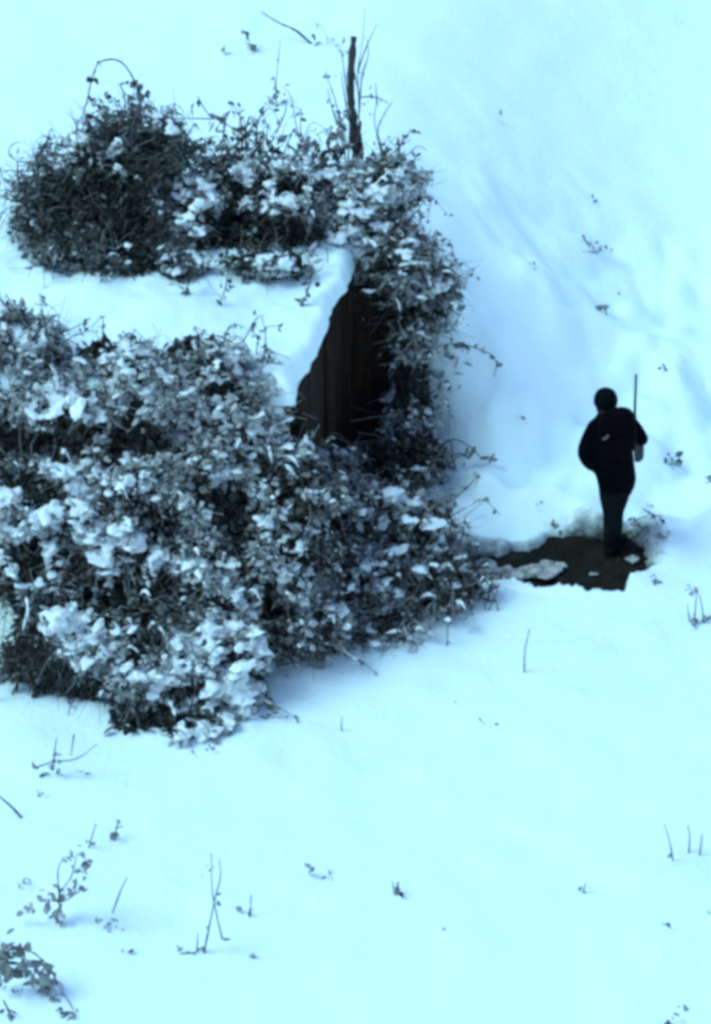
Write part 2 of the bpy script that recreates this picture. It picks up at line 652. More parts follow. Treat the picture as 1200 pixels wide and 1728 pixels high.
obj('snow_cover', mk_mesh('snow_cover', Vt - S0, None, quads, {'dirt_shade': np.zeros(nu * nv)}, [M_SNOW], smooth=True), roof)


# ------------------------------------------------------------------ bushes
def blend(name, g, voxel, m, parent, smooth=4, off=(0, 0, 0)):
    """fuse the collected closed pieces into one continuous skin"""
    me = g.mesh(name + '_rough', [m], True, off)
    o = bpy.data.objects.new(name, me)
    COL.objects.link(o)
    r = o.modifiers.new('r', 'REMESH')
    r.mode = 'VOXEL'
    r.voxel_size = voxel
    r.use_smooth_shade = True
    sm_ = o.modifiers.new('s', 'SMOOTH')
    sm_.iterations = smooth
    sm_.factor = 0.5
    dg = bpy.context.evaluated_depsgraph_get()
    me2 = bpy.data.meshes.new_from_object(o.evaluated_get(dg))
    me2.name = name
    bpy.data.objects.remove(o)
    bpy.data.meshes.remove(me)
    me2.materials.clear()
    me2.materials.append(m)
    return obj(name, me2, parent)


def bush(name, label, cat, lobes, dens=1.0, snow=0.3, seed=1, snow_blobs=(), dark_blobs=(), group=None, leaf=0.07, tint=(0.1, 0.7), frost=0.35,
         twigs=60, gap=0.475, spikes=18, rime=0.0, puff_r=(0.018, 0.058), snow_strands=20, fuzz=1.0):
    R = np.random.default_rng(seed)
    LB = []
    for (px, py, rx, ry, Yd, depth) in lobes:
        c = at(px, py, Yd)
        k = pxm(Yd, py)
        rz = math.sqrt(max((ry / k) ** 2 - (depth * SP) ** 2, (0.35 * ry / k) ** 2)) / CP
        LB.append((c, np.array([rx / k, depth, rz])))
    base = np.mean([c for c, r in LB], axis=0)
    base[2] = gz(base[0], base[1])
    root = thing(name, label, cat, base, group)
    gl, gs, gb = Geo(), Geo(), Geo()
    allP = []
    for i, (c, r) in enumerate(LB):
        area = 4 * np.pi * ((r[0] * r[1]) ** 1.6 / 3 + (r[0] * r[2]) ** 1.6 / 3 + (r[1] * r[2]) ** 1.6 / 3) ** (1 / 1.6)
        n = int(area * 1750 * dens)
        d = nrm(R.normal(size=(n, 3)))
        u = R.uniform(size=n)
        rad = 1.06 - 0.55 * u ** 1.7
        lump = 1 + 0.75 * (vnoise(d * 2.2 + seed * 3.1 + i, 8) - 0.5) + 0.55 * (vnoise(d * 5.5 + seed + i, 9) - 0.5)
        P = c + d * r * (rad * lump)[:, None]
        out = nrm(d / r)
        keep = P[:, 2] > snow_h(P[:, 0], P[:, 1]) + 0.015
        for j, (c2, r2) in enumerate(LB):
            if j != i:
                keep &= np.linalg.norm((P - c2) / r2, axis=1) > 0.62
        gn = vnoise(P * 3.6, 13 + seed) * 0.6 + vnoise(P * 9, 14 + seed) * 0.4
        keep &= (gn > gap) | (rad < 0.78)
        keep &= (gn > gap - 0.12) | (rad < 0.68)
        # the side nobody could see from anywhere near the viewpoint is thinner
        keep &= (out[:, 1] < 0.45) | (R.uniform(size=n) < 0.35)
        P, out, rad, gn = P[keep], out[keep], rad[keep], gn[keep]
        if len(P) == 0:
            continue
        PX, PY = proj(P)
        sm = np.zeros(len(P))
        for (bx, by, brx, bry, v) in snow_blobs:
            sm += v * np.exp(-(((PX - bx) / brx) ** 2 + ((PY - by) / bry) ** 2))
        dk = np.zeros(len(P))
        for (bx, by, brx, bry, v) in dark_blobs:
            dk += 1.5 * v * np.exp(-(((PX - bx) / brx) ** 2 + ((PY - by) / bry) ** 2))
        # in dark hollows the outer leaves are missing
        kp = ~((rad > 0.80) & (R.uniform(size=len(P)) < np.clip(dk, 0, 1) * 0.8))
        P, out, rad, gn, sm, dk = P[kp], out[kp], rad[kp], gn[kp], sm[kp], dk[kp]
        n = len(P)
        up = np.array([0, 0, 1.0])
        Nn = nrm(out * 0.55 + up * 0.55 + R.normal(size=(n, 3)) * 0.6)
        cl = vnoise(P * 2.6, 17 + seed)
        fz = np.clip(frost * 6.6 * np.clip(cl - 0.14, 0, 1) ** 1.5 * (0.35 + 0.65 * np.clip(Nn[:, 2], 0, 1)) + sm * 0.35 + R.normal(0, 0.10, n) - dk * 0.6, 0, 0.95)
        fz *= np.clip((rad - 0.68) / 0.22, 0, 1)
        tn = np.clip(R.uniform(tint[0], tint[1], n) + 0.5 * (vnoise(P * 1.7, 18) - 0.5), 0, 1)
        Ls = leaf * np.clip(np.exp(R.normal(-0.1, 0.4, n)), .3, 1.7)
        # snow
        cl2 = vnoise(P * 6.0, 19 + seed)
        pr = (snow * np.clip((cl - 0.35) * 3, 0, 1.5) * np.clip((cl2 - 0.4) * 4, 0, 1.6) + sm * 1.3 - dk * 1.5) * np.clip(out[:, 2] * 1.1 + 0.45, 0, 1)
        ou = rad > 0.82
        # snow lying in joined-up pads and clumps
        T_ = vnoise(P * 4.2, 23 + seed) * 0.6 + vnoise(P * 10, 24 + seed) * 0.4 + 0.16 * (cl - 0.5)
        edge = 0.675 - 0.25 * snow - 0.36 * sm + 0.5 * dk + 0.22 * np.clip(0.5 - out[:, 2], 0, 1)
        on = (T_ > edge) & ou
        pick = on & (R.uniform(size=n) < 0.42)
        Q = P[pick] + up * 0.012
        puffs(gs, Q, puff_r[0] + (puff_r[1] - puff_r[0]) * R.uniform(size=len(Q)) ** 1.6 * (0.8 + 0.9 * np.clip(sm[pick], 0, 1)), R, 0.6)
        # loose bits of snow on single leaves
        pick = (R.uniform(size=n) < snow * 0.10 * np.clip(1 - dk, 0, 1)) & ou & (Nn[:, 2] > .3)
        Q = P[pick] + up * 0.008
        puffs(gs, Q, R.uniform(.010, .024, len(Q)), R, 0.5)
        fz = np.where(on, np.maximum(fz, 0.55), fz)
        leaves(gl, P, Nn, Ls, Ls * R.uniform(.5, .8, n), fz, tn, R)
        if dens > 0.5:
            # dark leaves filling the inside; shade of the gaps put into their colour
            n3 = int(area * 420)
            d3 = nrm(R.normal(size=(n3, 3)))
            l3 = 1 + 0.75 * (vnoise(d3 * 2.2 + seed * 3.1 + i, 8) - 0.5)
            P3 = c + d3 * r * (R.uniform(.35, .74, n3) * l3)[:, None]
            P3 = P3[P3[:, 2] > snow_h(P3[:, 0], P3[:, 1]) + 0.02]
            k3 = len(P3)
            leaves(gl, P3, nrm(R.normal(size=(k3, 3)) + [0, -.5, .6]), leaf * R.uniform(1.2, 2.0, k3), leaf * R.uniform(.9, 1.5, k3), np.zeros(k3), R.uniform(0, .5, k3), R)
        allP.append((P, out, rad, sm))
    Pa = np.concatenate([a[0] for a in allP])
    oa = np.concatenate([a[1] for a in allP])
    ra = np.concatenate([a[2] for a in allP])
    outer = np.where(ra > 0.85)[0]
    # canes running through the bush
    for _ in range(twigs):
        k = R.choice(outer)
        q = Pa[k]
        ci = LB[R.integers(len(LB))][0] if R.uniform() < .2 else LB[int(np.argmin([np.linalg.norm(q - c) for c, r in LB]))][0]
        s = ci + R.normal(0, 0.12, 3)
        s[2] = max(gz(s[0], s[1]), s[2] - 0.35)
        mid = (s + q) / 2 + np.array([0, 0, 0.18]) + R.normal(0, 0.07, 3)
        end = q + oa[k] * R.uniform(0, 0.12) + np.array([0, 0, R.uniform(-.12, .05)])
        pts = curve_pts([s, mid, q, end], 12)
        tube(gb, pts, np.linspace(0.009, 0.0035, len(pts)) * R.uniform(.8, 1.3), 4)
    # leafy shoots springing up, arching over and hanging from the surface, some with snow along them
    for t_ in range(spikes + int(len(outer) / 70)):
        k = R.choice(outer)
        if oa[k][1] > 0.5:
            continue
        q = Pa[k]
        up_ = t_ < spikes
        if up_ and oa[k][2] < 0.15:
            continue
        ln = R.uniform(0.12, 0.45) if up_ else R.uniform(0.12, 0.30)
        d = nrm(oa[k] * 0.7 + np.array([R.normal(0, .5), R.normal(0, .4), 0.9 if up_ else 0.1]))
        e = q + d * ln
        e2 = e + d * [.06, .06, 0] + np.array([R.normal(0, .08), R.normal(0, .07), R.uniform(-.14, .04) if up_ else R.uniform(-.28, -.08)])
        pts = curve_pts([q - d * .1, (q + e) / 2 + R.normal(0, .025, 3), e, e2], 12)
        tube(gb, pts, np.linspace(0.0075, 0.003, len(pts)), 4)
        m_ = R.integers(3, 10)
        ii = R.integers(3, len(pts), m_)
        Nn = nrm(R.normal(size=(m_, 3)) + [0, 0, .6])
        Ls = leaf * R.uniform(.5, 1.0, m_)
        leaves(gl, pts[ii] + R.normal(0, .012, (m_, 3)), Nn, Ls, Ls * .65, R.uniform(0, .2 + frost * .7, m_), R.uniform(tint[0], tint[1], m_), R)
        if not up_ and R.uniform() < snow:
            i0 = R.integers(2, 6)
            sg = pts[i0:i0 + 6] + [0, 0, .014]
            rr = np.sin(np.linspace(.4, 2.8, len(sg))) * R.uniform(.009, .022) * R.uniform(.7, 1.4, len(sg))
            tube(gs, sg, rr, 5, frost=1.0, tint=1.0)
    # a haze of fine twigs, dusted grey, beyond the leaves
    cand = outer[(oa[outer][:, 1] < 0.5)]
    # a tangle of thin canes lying over the surface, some bare and dark, some rimed
    for k in R.choice(cand, min(len(cand), int(fuzz * len(outer) / 13)), replace=False):
        q = Pa[k]
        d = R.normal(size=3) * [1, .7, .8]
        d = nrm(d - oa[k] * (d @ oa[k]) * .8)
        ln = R.uniform(.10, .34)
        c = curve_pts([q - d * ln * .5 + oa[k] * -.03, q + oa[k] * R.uniform(.02, .07) + [0, 0, .03], q + d * ln * .5 - [0, 0, R.uniform(0, .08)]], 8)
        f_ = R.choice([0.0, .25, .6], p=[.4, .35, .25])
        tube(gl, c, np.linspace(.0055, .003, len(c)) * R.uniform(.7, 1.3), 3, frost=f_ * min(1, frost * 2.2), tint=R.uniform(0, tint[1]))
    for k in R.choice(cand, min(len(cand), int(fuzz * len(outer) / 9)), replace=False):
        q = Pa[k]
        d = nrm(oa[k] + R.normal(0, .6, 3) + [0, 0, R.uniform(-.3, .3)])
        ln = R.uniform(.08, .36)
        mid = q + d * ln * .5 + R.normal(0, .025, 3)
        tube(gl, curve_pts([q - d * .05, mid, q + d * ln + [0, 0, -.04]], 5), np.linspace(.0045, .002, len(curve_pts([q, q, q], 5))), 3,
             frost=np.clip(R.normal(frost * .7 + rime, .15), 0, .95), tint=R.uniform(tint[0], tint[1]))
    # snow lying along canes
    for _ in range(snow_strands):
        k = R.choice(outer)
        if oa[k][2] < 0.15:
            continue
        q = Pa[k] + np.array([0, 0, .02])
        a = R.uniform(0, 2 * np.pi)
        d = np.array([math.cos(a), math.sin(a) * .5, R.uniform(-.7, .2)])
        ln = R.uniform(.10, .28)
        pts = curve_pts([q, q + d * ln * .5 + [0, 0, .05], q + d * ln], 9)
        rr = 0.017 * np.sin(np.linspace(.35, 2.8, len(pts))) * R.uniform(.7, 1.5, len(pts))
        tube(gs, pts, rr, 5, frost=1.0, tint=1.0)
    obj('foliage', gl.mesh('foliage', [M_LEAF], False, base), root)
    if gb.n:
        obj('branchwork', gb.mesh('branchwork', [M_CANE], True, base), root)
    if gs.n:
        so = blend('snow_load', gs, 0.0125, M_PUFF, root, 3, base)
        so.name = 'snow_load'
        so['kind'] = 'stuff'
    return root


def YF(py):
    return 26.45 - (py - 600) * 0.0034


def YR(py):
    return 27.5 - (py - 760) * 0.0066


THICKET = 'bramble bushes heaped round the shed'
bush('bramble_bush', 'round dark bramble bush standing behind the flat snowy roof, under a hooked cane', 'bush',
     [(185, 310, 125, 110, 29.2, .45), (92, 352, 74, 72, 29.1, .38), (252, 270, 75, 72, 29.3, .4), (160, 400, 125, 60, 28.8, .35), (250, 390, 52, 60, 28.9, .3), (210, 440, 80, 38, 28.25, .25), (130, 428, 62, 33, 28.35, .25), (300, 450, 50, 25, 28.15, .18)],
     dens=0.85, snow=0.22, seed=11, snow_blobs=[(322, 350, 30, 48, 1.6), (190, 300, 18, 45, .5), (215, 420, 12, 28, .9), (150, 270, 40, 12, .3), (275, 340, 20, 30, .5)],
     dark_blobs=[(150, 350, 85, 65, .5), (235, 330, 18, 100, .4), (250, 390, 40, 30, .5)], group=THICKET, tint=(0.0, 0.4), frost=0.20, spikes=36, gap=0.42, leaf=0.06, fuzz=1.7, rime=.08)
bush('bramble_bush', 'low snowy bramble with a black hollow at its foot, right of the round dark bush', 'bush',
     [(400, 340, 75, 55, 29.1, .35), (480, 350, 75, 70, 29.0, .4), (430, 405, 100, 50, 28.8, .3), (338, 385, 42, 60, 28.8, .25), (520, 320, 45, 45, 29.1, .3), (460, 445, 70, 32, 28.2, .2), (390, 290, 50, 25, 29.2, .25)],
     dens=1.0, snow=0.7, seed=12, dark_blobs=[(400, 395, 65, 28, 1.1), (500, 400, 35, 25, .9)], snow_blobs=[(470, 330, 60, 25, .35), (530, 380, 25, 20, .5), (328, 365, 28, 42, 1.8), (350, 330, 30, 20, .8)],
     group=THICKET, tint=(0.05, 0.6), frost=0.45, spikes=36, leaf=0.064)
bush('bramble_bush', 'pale frosted bramble at the foot of the dark upright post, on the shed corner', 'bush',
     [(620, 340, 75, 60, 29.2, .35), (580, 380, 50, 45, 29.0, .3), (665, 320, 45, 45, 29.3, .3), (640, 400, 70, 45, 29.0, .3)],
     dens=0.9, snow=0.9, seed=13, snow_blobs=[(585, 385, 30, 30, 1.0), (600, 345, 35, 20, .5)], group=THICKET, tint=(0.1, 0.8), frost=0.75, spikes=26, leaf=0.064)
bush('thin_scrub', 'loose thin scrub with dark leaf flecks on the snow, left of the post', 'scrub',
     [(470, 268, 95, 40, 29.45, .3), (410, 250, 60, 40, 29.6, .25), (545, 265, 45, 45, 29.5, .25), (665, 285, 40, 35, 29.3, .2)],
     dens=0.22, snow=0.5, seed=22, group=THICKET, tint=(0.1, 0.6), frost=0.4, spikes=60, leaf=0.075, gap=0.5, twigs=14, fuzz=1.6, snow_strands=4)
bush('bramble_creeper', 'leafy creeper hanging down the right end of the dark shed wall', 'creeper',
     [(680, 440, 68, 48, 28.75, .3), (718, 495, 52, 52, 28.7, .3), (694, 560, 40, 62, 28.6, .25), (695, 630, 34, 55, 28.55, .22), (692, 700, 40, 58, 28.4, .25),
      (670, 775, 70, 40, 27.9, .3), (708, 765, 40, 48, 28.1, .25)],
     dens=0.95, snow=0.75, rime=.25, fuzz=1.5, seed=14, dark_blobs=[(630, 560, 30, 90, 1.3), (620, 680, 30, 70, 1.3), (690, 650, 25, 45, .6), (650, 770, 45, 35, .8)],
     snow_blobs=[(655, 510, 10, 35, .9), (730, 480, 30, 30, .25)], group=THICKET, tint=(0.1, 0.7), frost=0.5, spikes=20, leaf=0.068)
bush('bramble_bush', 'tall bramble rising past the left end of the snowy roof', 'bush',
     [(20, 570, 70, 60, 26.5, .35), (60, 600, 55, 50, 26.5, .35), (-40, 590, 60, 80, 26.5, .35), (30, 660, 80, 40, 26.2, .35)],
     dens=1.0, snow=0.5, seed=15, group=THICKET, tint=(0.2, 0.9), frost=0.5, spikes=34, leaf=0.068)
bush('bramble_bush', 'grey snow dusted bramble along the front edge of the shed roof', 'bush',
     [(110, 680, 110, 70, YF(680), .45), (250, 665, 110, 85, YF(670), .45), (360, 660, 90, 80, YF(660), .45), (405, 695, 58, 82, YF(680), .4), (200, 740, 140, 55, YF(740), .4),
      (360, 750, 110, 60, YF(750), .4), (20, 720, 80, 70, YF(720), .4) , (180, 600, 60, 25, 26.35, .2), (330, 595, 60, 25, 26.35, .2)],
     dens=1.0, snow=0.55, seed=16, snow_blobs=[(95, 675, 30, 16, 1.2), (130, 700, 55, 14, 1.0), (90, 715, 25, 16, 1.0), (365, 770, 22, 45, .8), (480, 690, 30, 30, .3)],
     dark_blobs=[(70, 755, 65, 22, .8), (240, 750, 55, 28, .7), (385, 655, 35, 12, .6), (120, 590, 20, 15, .5), (45, 620, 16, 22, .6), (330, 720, 40, 14, .4)], group=THICKET, tint=(0.25, 0.95), frost=0.68, spikes=46, rime=.2, leaf=0.068)
bush('bramble_bush', 'bramble sagging under broad white snow pads in the middle of the thicket', 'bush',
     [(80, 850, 120, 80, YF(850), .45), (220, 840, 110, 80, YF(840), .45), (350, 850, 90, 85, YF(850), .45), (60, 950, 90, 65, YF(950), .4), (230, 930, 120, 65, YF(930), .4),
      (380, 930, 70, 60, YF(930), .4)],
     dens=1.0, snow=0.7, seed=17, snow_blobs=[(115, 830, 40, 42, 1.2), (60, 900, 45, 35, .7), (210, 815, 28, 14, .8), (225, 930, 60, 35, 1.3), (320, 965, 35, 22, 1.1), (30, 830, 40, 22, .6), (170, 900, 30, 22, .8), (375, 815, 16, 40, .7), (370, 905, 18, 30, .5), (45, 960, 40, 14, .5)],
     dark_blobs=[(210, 850, 45, 20, .5), (290, 910, 40, 35, .8), (110, 935, 25, 45, .6), (400, 880, 30, 50, .5)], group=THICKET, tint=(0.1, 0.8), frost=0.6, spikes=20, leaf=0.07)
bush('bramble_bush', 'lowest front bramble weighed down with snow beside the deep dark hollow', 'bush',
     [(130, 1040, 70, 60, YF(1040), .4), (230, 1040, 95, 75, YF(1040), .42), (340, 1040, 90, 75, YF(1040), .42), (230, 1140, 75, 65, YF(1150), .35), (330, 1150, 95, 75, YF(1160), .36),
      (400, 1120, 50, 75, YF(1130), .3), (160, 1090, 45, 45, YF(1080) - .1, .3), (330, 1200, 85, 42, YF(1210) + .02, .28), (250, 1195, 50, 35, YF(1200), .25), (410, 1190, 40, 45, YF(1195), .22), (320, 1225, 75, 26, 24.05, .2), (230, 1218, 50, 24, 24.12, .2)],
     dens=1.0, snow=0.8, seed=18, snow_blobs=[(115, 1050, 50, 35, 1.1), (150, 1100, 18, 40, .9), (320, 1150, 60, 25, .7), (400, 1160, 28, 50, 1.0), (290, 1190, 50, 30, .8), (340, 1090, 40, 20, .6), (300, 1235, 60, 16, .8), (250, 1160, 25, 40, .5), (440, 1090, 20, 30, .5), (290, 1070, 28, 16, .8)],
     dark_blobs=[(150, 1160, 35, 28, 1.2), (240, 1090, 32, 22, 1.0), (190, 1010, 40, 28, .8), (330, 1010, 28, 20, .5), (230, 1200, 25, 25, .5)],
     group=THICKET, tint=(0.05, 0.6), frost=0.58, spikes=14, leaf=0.07)
bush('bare_undergrowth', 'dark brown snow free undergrowth in a hollow at the lower left edge of the thicket', 'undergrowth',
     [(90, 1110, 75, 55, YF(1100) + .1, .3), (66, 1055, 32, 55, YF(1050) + .1, .22), (140, 1145, 45, 32, YF(1150) + .05, .2), (62, 1108, 35, 25, YF(1110), .2)],
     dens=1.2, snow=0.0, seed=21, group=THICKET, tint=(0.0, 0.7), frost=0.0, spikes=5, leaf=0.07, gap=0.3, snow_strands=0, fuzz=.7)
bush('bramble_bush', 'dense dark leaved bramble at the foot of the shed wall, right half of the thicket', 'bush',
     [(480, 830, 85, 75, YF(830) + .1, .45), (560, 815, 70, 50, YR(815) - .2, .35), (580, 890, 100, 75, YR(890) - .1, .45), (690, 890, 85, 70, YR(890), .45), (470, 950, 85, 75, YF(950) + .1, .42),
      (600, 980, 100, 65, YR(980), .4), (700, 970, 75, 60, YR(970), .4), (500, 1040, 90, 60, YF(1040) + .25, .4)],
     dens=1.05, snow=0.6, seed=19, snow_blobs=[(690, 850, 55, 22, .5), (450, 890, 35, 22, .5), (455, 1030, 22, 15, .9), (640, 930, 40, 18, .4), (550, 770, 25, 14, .6), (480, 880, 40, 16, .6), (600, 940, 24, 20, .5), (540, 1000, 30, 16, .4), (720, 900, 30, 14, .4)],
     dark_blobs=[(450, 810, 30, 50, 1.2), (560, 940, 60, 40, .3), (430, 1000, 20, 40, .8), (640, 790, 60, 25, .8), (480, 1080, 30, 30, .5)], group=THICKET, tint=(0.2, 0.85), frost=0.5,
     spikes=16, leaf=0.07)
bush('bramble_bush', 'thin pale bramble fringe trailing onto the snow beside the muddy ditch', 'bush',
     [(560, 1075, 90, 38, YR(1075) - .05, .3), (650, 1055, 80, 40, YR(1055), .3), (740, 1005, 60, 40, YR(1005), .3), (470, 1115, 60, 35, 25.15, .25), (790, 985, 40, 28, YR(985) + .05, .22)],
     fuzz=3.0, rime=.3, dens=0.34, snow=0.5, seed=20, group=THICKET, tint=(0.3, 1.0), frost=0.6, spikes=26, leaf=0.07, gap=0.5)

# ------------------------------------------------------------------ the person in the ditch
def loft(g, rings, sides=28, p=2.4):
    """horizontal rings (centre, rx, ry)"""
    th = np.linspace(0, 2 * np.pi, sides, endpoint=False)
    c, s_ = np.cos(th), np.sin(th)
    cx = np.sign(c) * np.abs(c) ** (2 / p)
    sx = np.sign(s_) * np.abs(s_) ** (2 / p)
    V = []
    for (ce, rx, ry) in rings:
        V.append(np.stack([ce[0] + rx * cx, ce[1] + ry * sx, np.full(sides, ce[2])], -1))
    n = len(rings)
    V = np.concatenate(V + [[rings[0][0]], [rings[-1][0]]])
    Q, T = [], []
    for i in range(n - 1):
        for j in range(sides):
            k = (j + 1) % sides
            Q.append((i * sides + j, i * sides + k, (i + 1) * sides + k, (i + 1) * sides + j))
    for j in range(sides):
        k = (j + 1) % sides
        T.append((n * sides, k, j))
        T.append((n * sides + 1, (n - 1) * sides + j, (n - 1) * sides + k))
    g.add(V, T, Q)


def blob(g, c, r, rot=None, p=2.0, sub=3):
    bm = bmesh.new()
    bmesh.ops.create_icosphere(bm, subdivisions=sub, radius=1)
    V = np.array([v.co[:] for v in bm.verts])
    T = np.array([[v.index for v in f.verts] for f in bm.faces])
    bm.free()
    if p != 2.0:
        V = V / (np.abs(V) ** p).sum(1, keepdims=True) ** (1 / p)
    V = V * np.asarray(r)
    if rot is not None:
        V = V @ np.array(Matrix.Rotation(rot[0], 3, rot[1]).transposed())
    g.add(V + np.asarray(c), T)


M_JACKET, nt, b = mat('navy_jacket', (0.002, 0.003, 0.008), 0.9, 0.05)
noise_col(nt, b, [(0.35, (0.0004, 0.0005, 0.0015)), (0.75, (0.0010, 0.0013, 0.0042))], 9)
add_bump(nt, b, 12, 0.03, 0.7)
M_TROUSER, nt, b = mat('dark_trousers', (0.004, 0.005, 0.007), 0.9, 0.05)
noise_col(nt, b, [(0.35, (0.002, 0.003, 0.0042)), (0.8, (0.010, 0.013, 0.016))], 10)
add_bump(nt, b, 16, 0.03, 0.7)
M_BOOT, nt, b = mat('dark_boots', (0.002, 0.0025, 0.0025), 0.7, 0.15)
add_bump(nt, b, 40, 0.01, 0.5)
M_CAP, nt, b = mat('dark_cap', (0.0015, 0.003, 0.0042), 0.9, 0.05)
add_bump(nt, b, 90, 0.006, 0.8)
M_SKIN, nt, b = mat('skin', (0.16, 0.11, 0.09), 0.6, 0.3)
noise_col(nt, b, [(0.3, (0.13, 0.09, 0.075)), (0.7, (0.19, 0.13, 0.105))], 30)
M_HAIR, nt, b = mat('grey_hair', (0.022, 0.022, 0.022), 0.8, 0.1)
add_bump(nt, b, 60, 0.01, 0.6)
M_PACK, nt, b = mat('maroon_backpack', (0.004, 0.002, 0.003), 0.9, 0.05)
noise_col(nt, b, [(0.35, (0.0008, 0.0006, 0.0012)), (0.75, (0.0028, 0.0012, 0.0024))], 9)
add_bump(nt, b, 14, 0.02, 0.6)
M_PATCH, nt, b = mat('pale_patch', (0.09, 0.075, 0.08), 0.7)
add_bump(nt, b, 30, 0.01, 0.4)
M_GUN, nt, b = mat('gun_steel', (0.06, 0.085, 0.10), 0.45, 0.5)
noise_col(nt, b, [(0.3, (0.05, 0.07, 0.085)), (0.7, (0.075, 0.10, 0.12))], 20)
M_STOCK, nt, b = mat('gun_stock', (0.12, 0.12, 0.11), 0.6)
noise_col(nt, b, [(0.3, (0.02, 0.02, 0.018)), (0.7, (0.065, 0.062, 0.055))], 14, stretch=(4, 4, 1))

d_ = ray(1036, 934)
zf = mud_h(np.array([2.3]), np.array([26.9]))[0] + 0.0
t_ = (zf - CAMZ) / d_[2]
F0 = np.array([d_[0] * t_, d_[1] * t_, 0.0])
F0[2] = float(mud_h(F0[:1], F0[1:2])[0]) + 0.005


def Lp(px, py, y=0.0):
    return at(px, py, F0[1] + y) - F0


person = thing('person', 'person in dark cap, navy jacket and dark trousers, standing in the muddy ditch, back turned', 'person', F0)
g = Geo()
HC = Lp(1022, 679, .03)
HS = 1.02
blob(g, HC, (.080 * HS, .102 * HS, .118 * HS))                                        # skull
blob(g, HC + [0, .055, -.07], (.055, .055, .062))                      # jaw
blob(g, HC + [0, .108, -.022], (.014, .022, .024))                     # nose
blob(g, HC + [0, .092, -.062], (.026, .014, .010))                     # mouth
blob(g, HC + [0, .090, .018], (.050, .016, .012))                      # brow
for s_ in (-1, 1):
    blob(g, HC + [s_ * .083, .0, -.02], (.012, .026, .034))            # ears
NB = Lp(1030, 706, 0)
tube(g, [HC + [0, -.012, -.06], (HC + NB) / 2, NB + [0, 0, -.05]], [.062, .058, .07], 14)
loft(g, [(Lp(1041, 812), .13, .10), (Lp(1034, 770), .13, .10), (Lp(1031, 730), .15, .11), (Lp(1031, 712), .13, .09), (Lp(1030, 702), .07, .06)])
SL, EL, HL = Lp(1007, 721), Lp(989, 762, -.04), Lp(1000, 786, .20)
SR, ER, HR = Lp(1058, 712), Lp(1083, 742, -.08), Lp(1071, 728, .13)
tube(g, curve_pts([SL, EL, HL], 9), np.linspace(.05, .03, 8 if False else len(curve_pts([SL, EL, HL], 9))), 12)
tube(g, curve_pts([SR, ER, HR], 9), np.linspace(.05, .03, len(curve_pts([SR, ER, HR], 9))), 12)
HIPL, KNL, ANL = Lp(1027, 816), Lp(1030, 866, .03), np.array([Lp(1029, 918)[0], 0.0, .08])
HIPR, KNR, ANR = Lp(1050, 814), Lp(1040, 864, .07), np.array([Lp(1039, 918)[0], .10, .08])
for (h, k, a) in ((HIPL, KNL, ANL), (HIPR, KNR, ANR)):
    pts = curve_pts([h + [0, 0, .06], (h + k) / 2, k, (k + a) / 2 + [0, -.015, 0], a], 12)
    tube(g, pts, np.linspace(.08, .04, len(pts)), 12)
    tube(g, [a, a + [0, 0, -.04], a + [.02, .12, -.05]], [.04, .042, .03], 10)
# hands: palm, four bent fingers of unequal length and a thumb; the right one closes round the sling
for (hc, ax, side) in ((HL, nrm(HL - EL), -1), (HR, nrm(HR - ER), 1)):
    up = np.array([0, 0, 1.0])
    ac = nrm(np.cross(ax, up))
    nn = np.cross(ac, ax)
    pc = hc + ax * .055
    tube(g, [hc, pc, pc + ax * .035], [.026, .034, .030], 10)
    for q, ln in zip((-1.5, -.5, .5, 1.5), (.062, .074, .070, .054)):
        b0 = pc + ax * .035 + nn * q * .019
        f1 = b0 + ax * ln * .5 + ac * side * -.012
        f2 = f1 + ax * ln * .2 + ac * side * -.03
        f3 = f2 - ax * ln * .25 + ac * side * -.022
        tube(g, curve_pts([b0 - ax * .02, b0, f1, f2, f3], 12), np.linspace(.0095, .0075, len(curve_pts([b0 - ax * .02, b0, f1, f2, f3], 12))), 8)
    t0 = pc + nn * .028 - ax * .01
    t1 = t0 + nn * .02 + ax * .03 + ac * side * -.018
    tube(g, curve_pts([t0 - nn * .015, t0, t1, t1 + ax * .02 + ac * side * -.02], 9), .0105, 8)
blend('person_rough', g, 0.0065, M_SKIN, person, 3).name = 'body'

g = Geo()      # jacket with sleeves
loft(g, [(Lp(1040, 822, .0), .165, .125), (Lp(1040, 806, .0), .185, .14), (Lp(1036, 790, 0), .195, .15), (Lp(1032, 765, 0), .20, .15), (Lp(1031, 735, 0), .205, .155),
         (Lp(1032, 720, 0), .185, .145), (Lp(1031, 708, 0), .150, .125), (Lp(1029, 700, 0), .112, .10), (Lp(1027, 694, .01), .090, .09)])
pl = curve_pts([SL + [.02, 0, .0], SL, (SL + EL) / 2 + [-.01, 0, 0], EL, (EL + HL) / 2 + [-.005, 0, -.025], HL], 20)
tube(g, pl, np.interp(np.linspace(0, 1, len(pl)), [0, .2, .55, .7, 1], [.075, .088, .082, .078, .055]), 16)
pr_ = curve_pts([SR + [-.02, 0, 0], SR, (SR + ER) / 2 + [.01, -.01, .01], ER, (ER + HR) / 2, HR], 20)
tube(g, pr_, np.interp(np.linspace(0, 1, len(pr_)), [0, .2, .55, .7, 1], [.085, .086, .068, .060, .046]), 16)
for k in range(7):                                                       # soft folds
    R = np.random.default_rng(50 + k)
    z = R.uniform(-.1, .25)
    c = Lp(1032, 770, 0) + [0, 0, z]
    th = np.linspace(R.uniform(3.3, 4.2), R.uniform(5.0, 6.0), 9)
    tube(g, np.stack([c[0] + .205 * np.cos(th), c[1] + .155 * np.sin(th), c[2] + .03 * np.sin(th * 2 + k)], -1), .016, 8)
blend('jacket', g, 0.011, M_JACKET, person, 5)

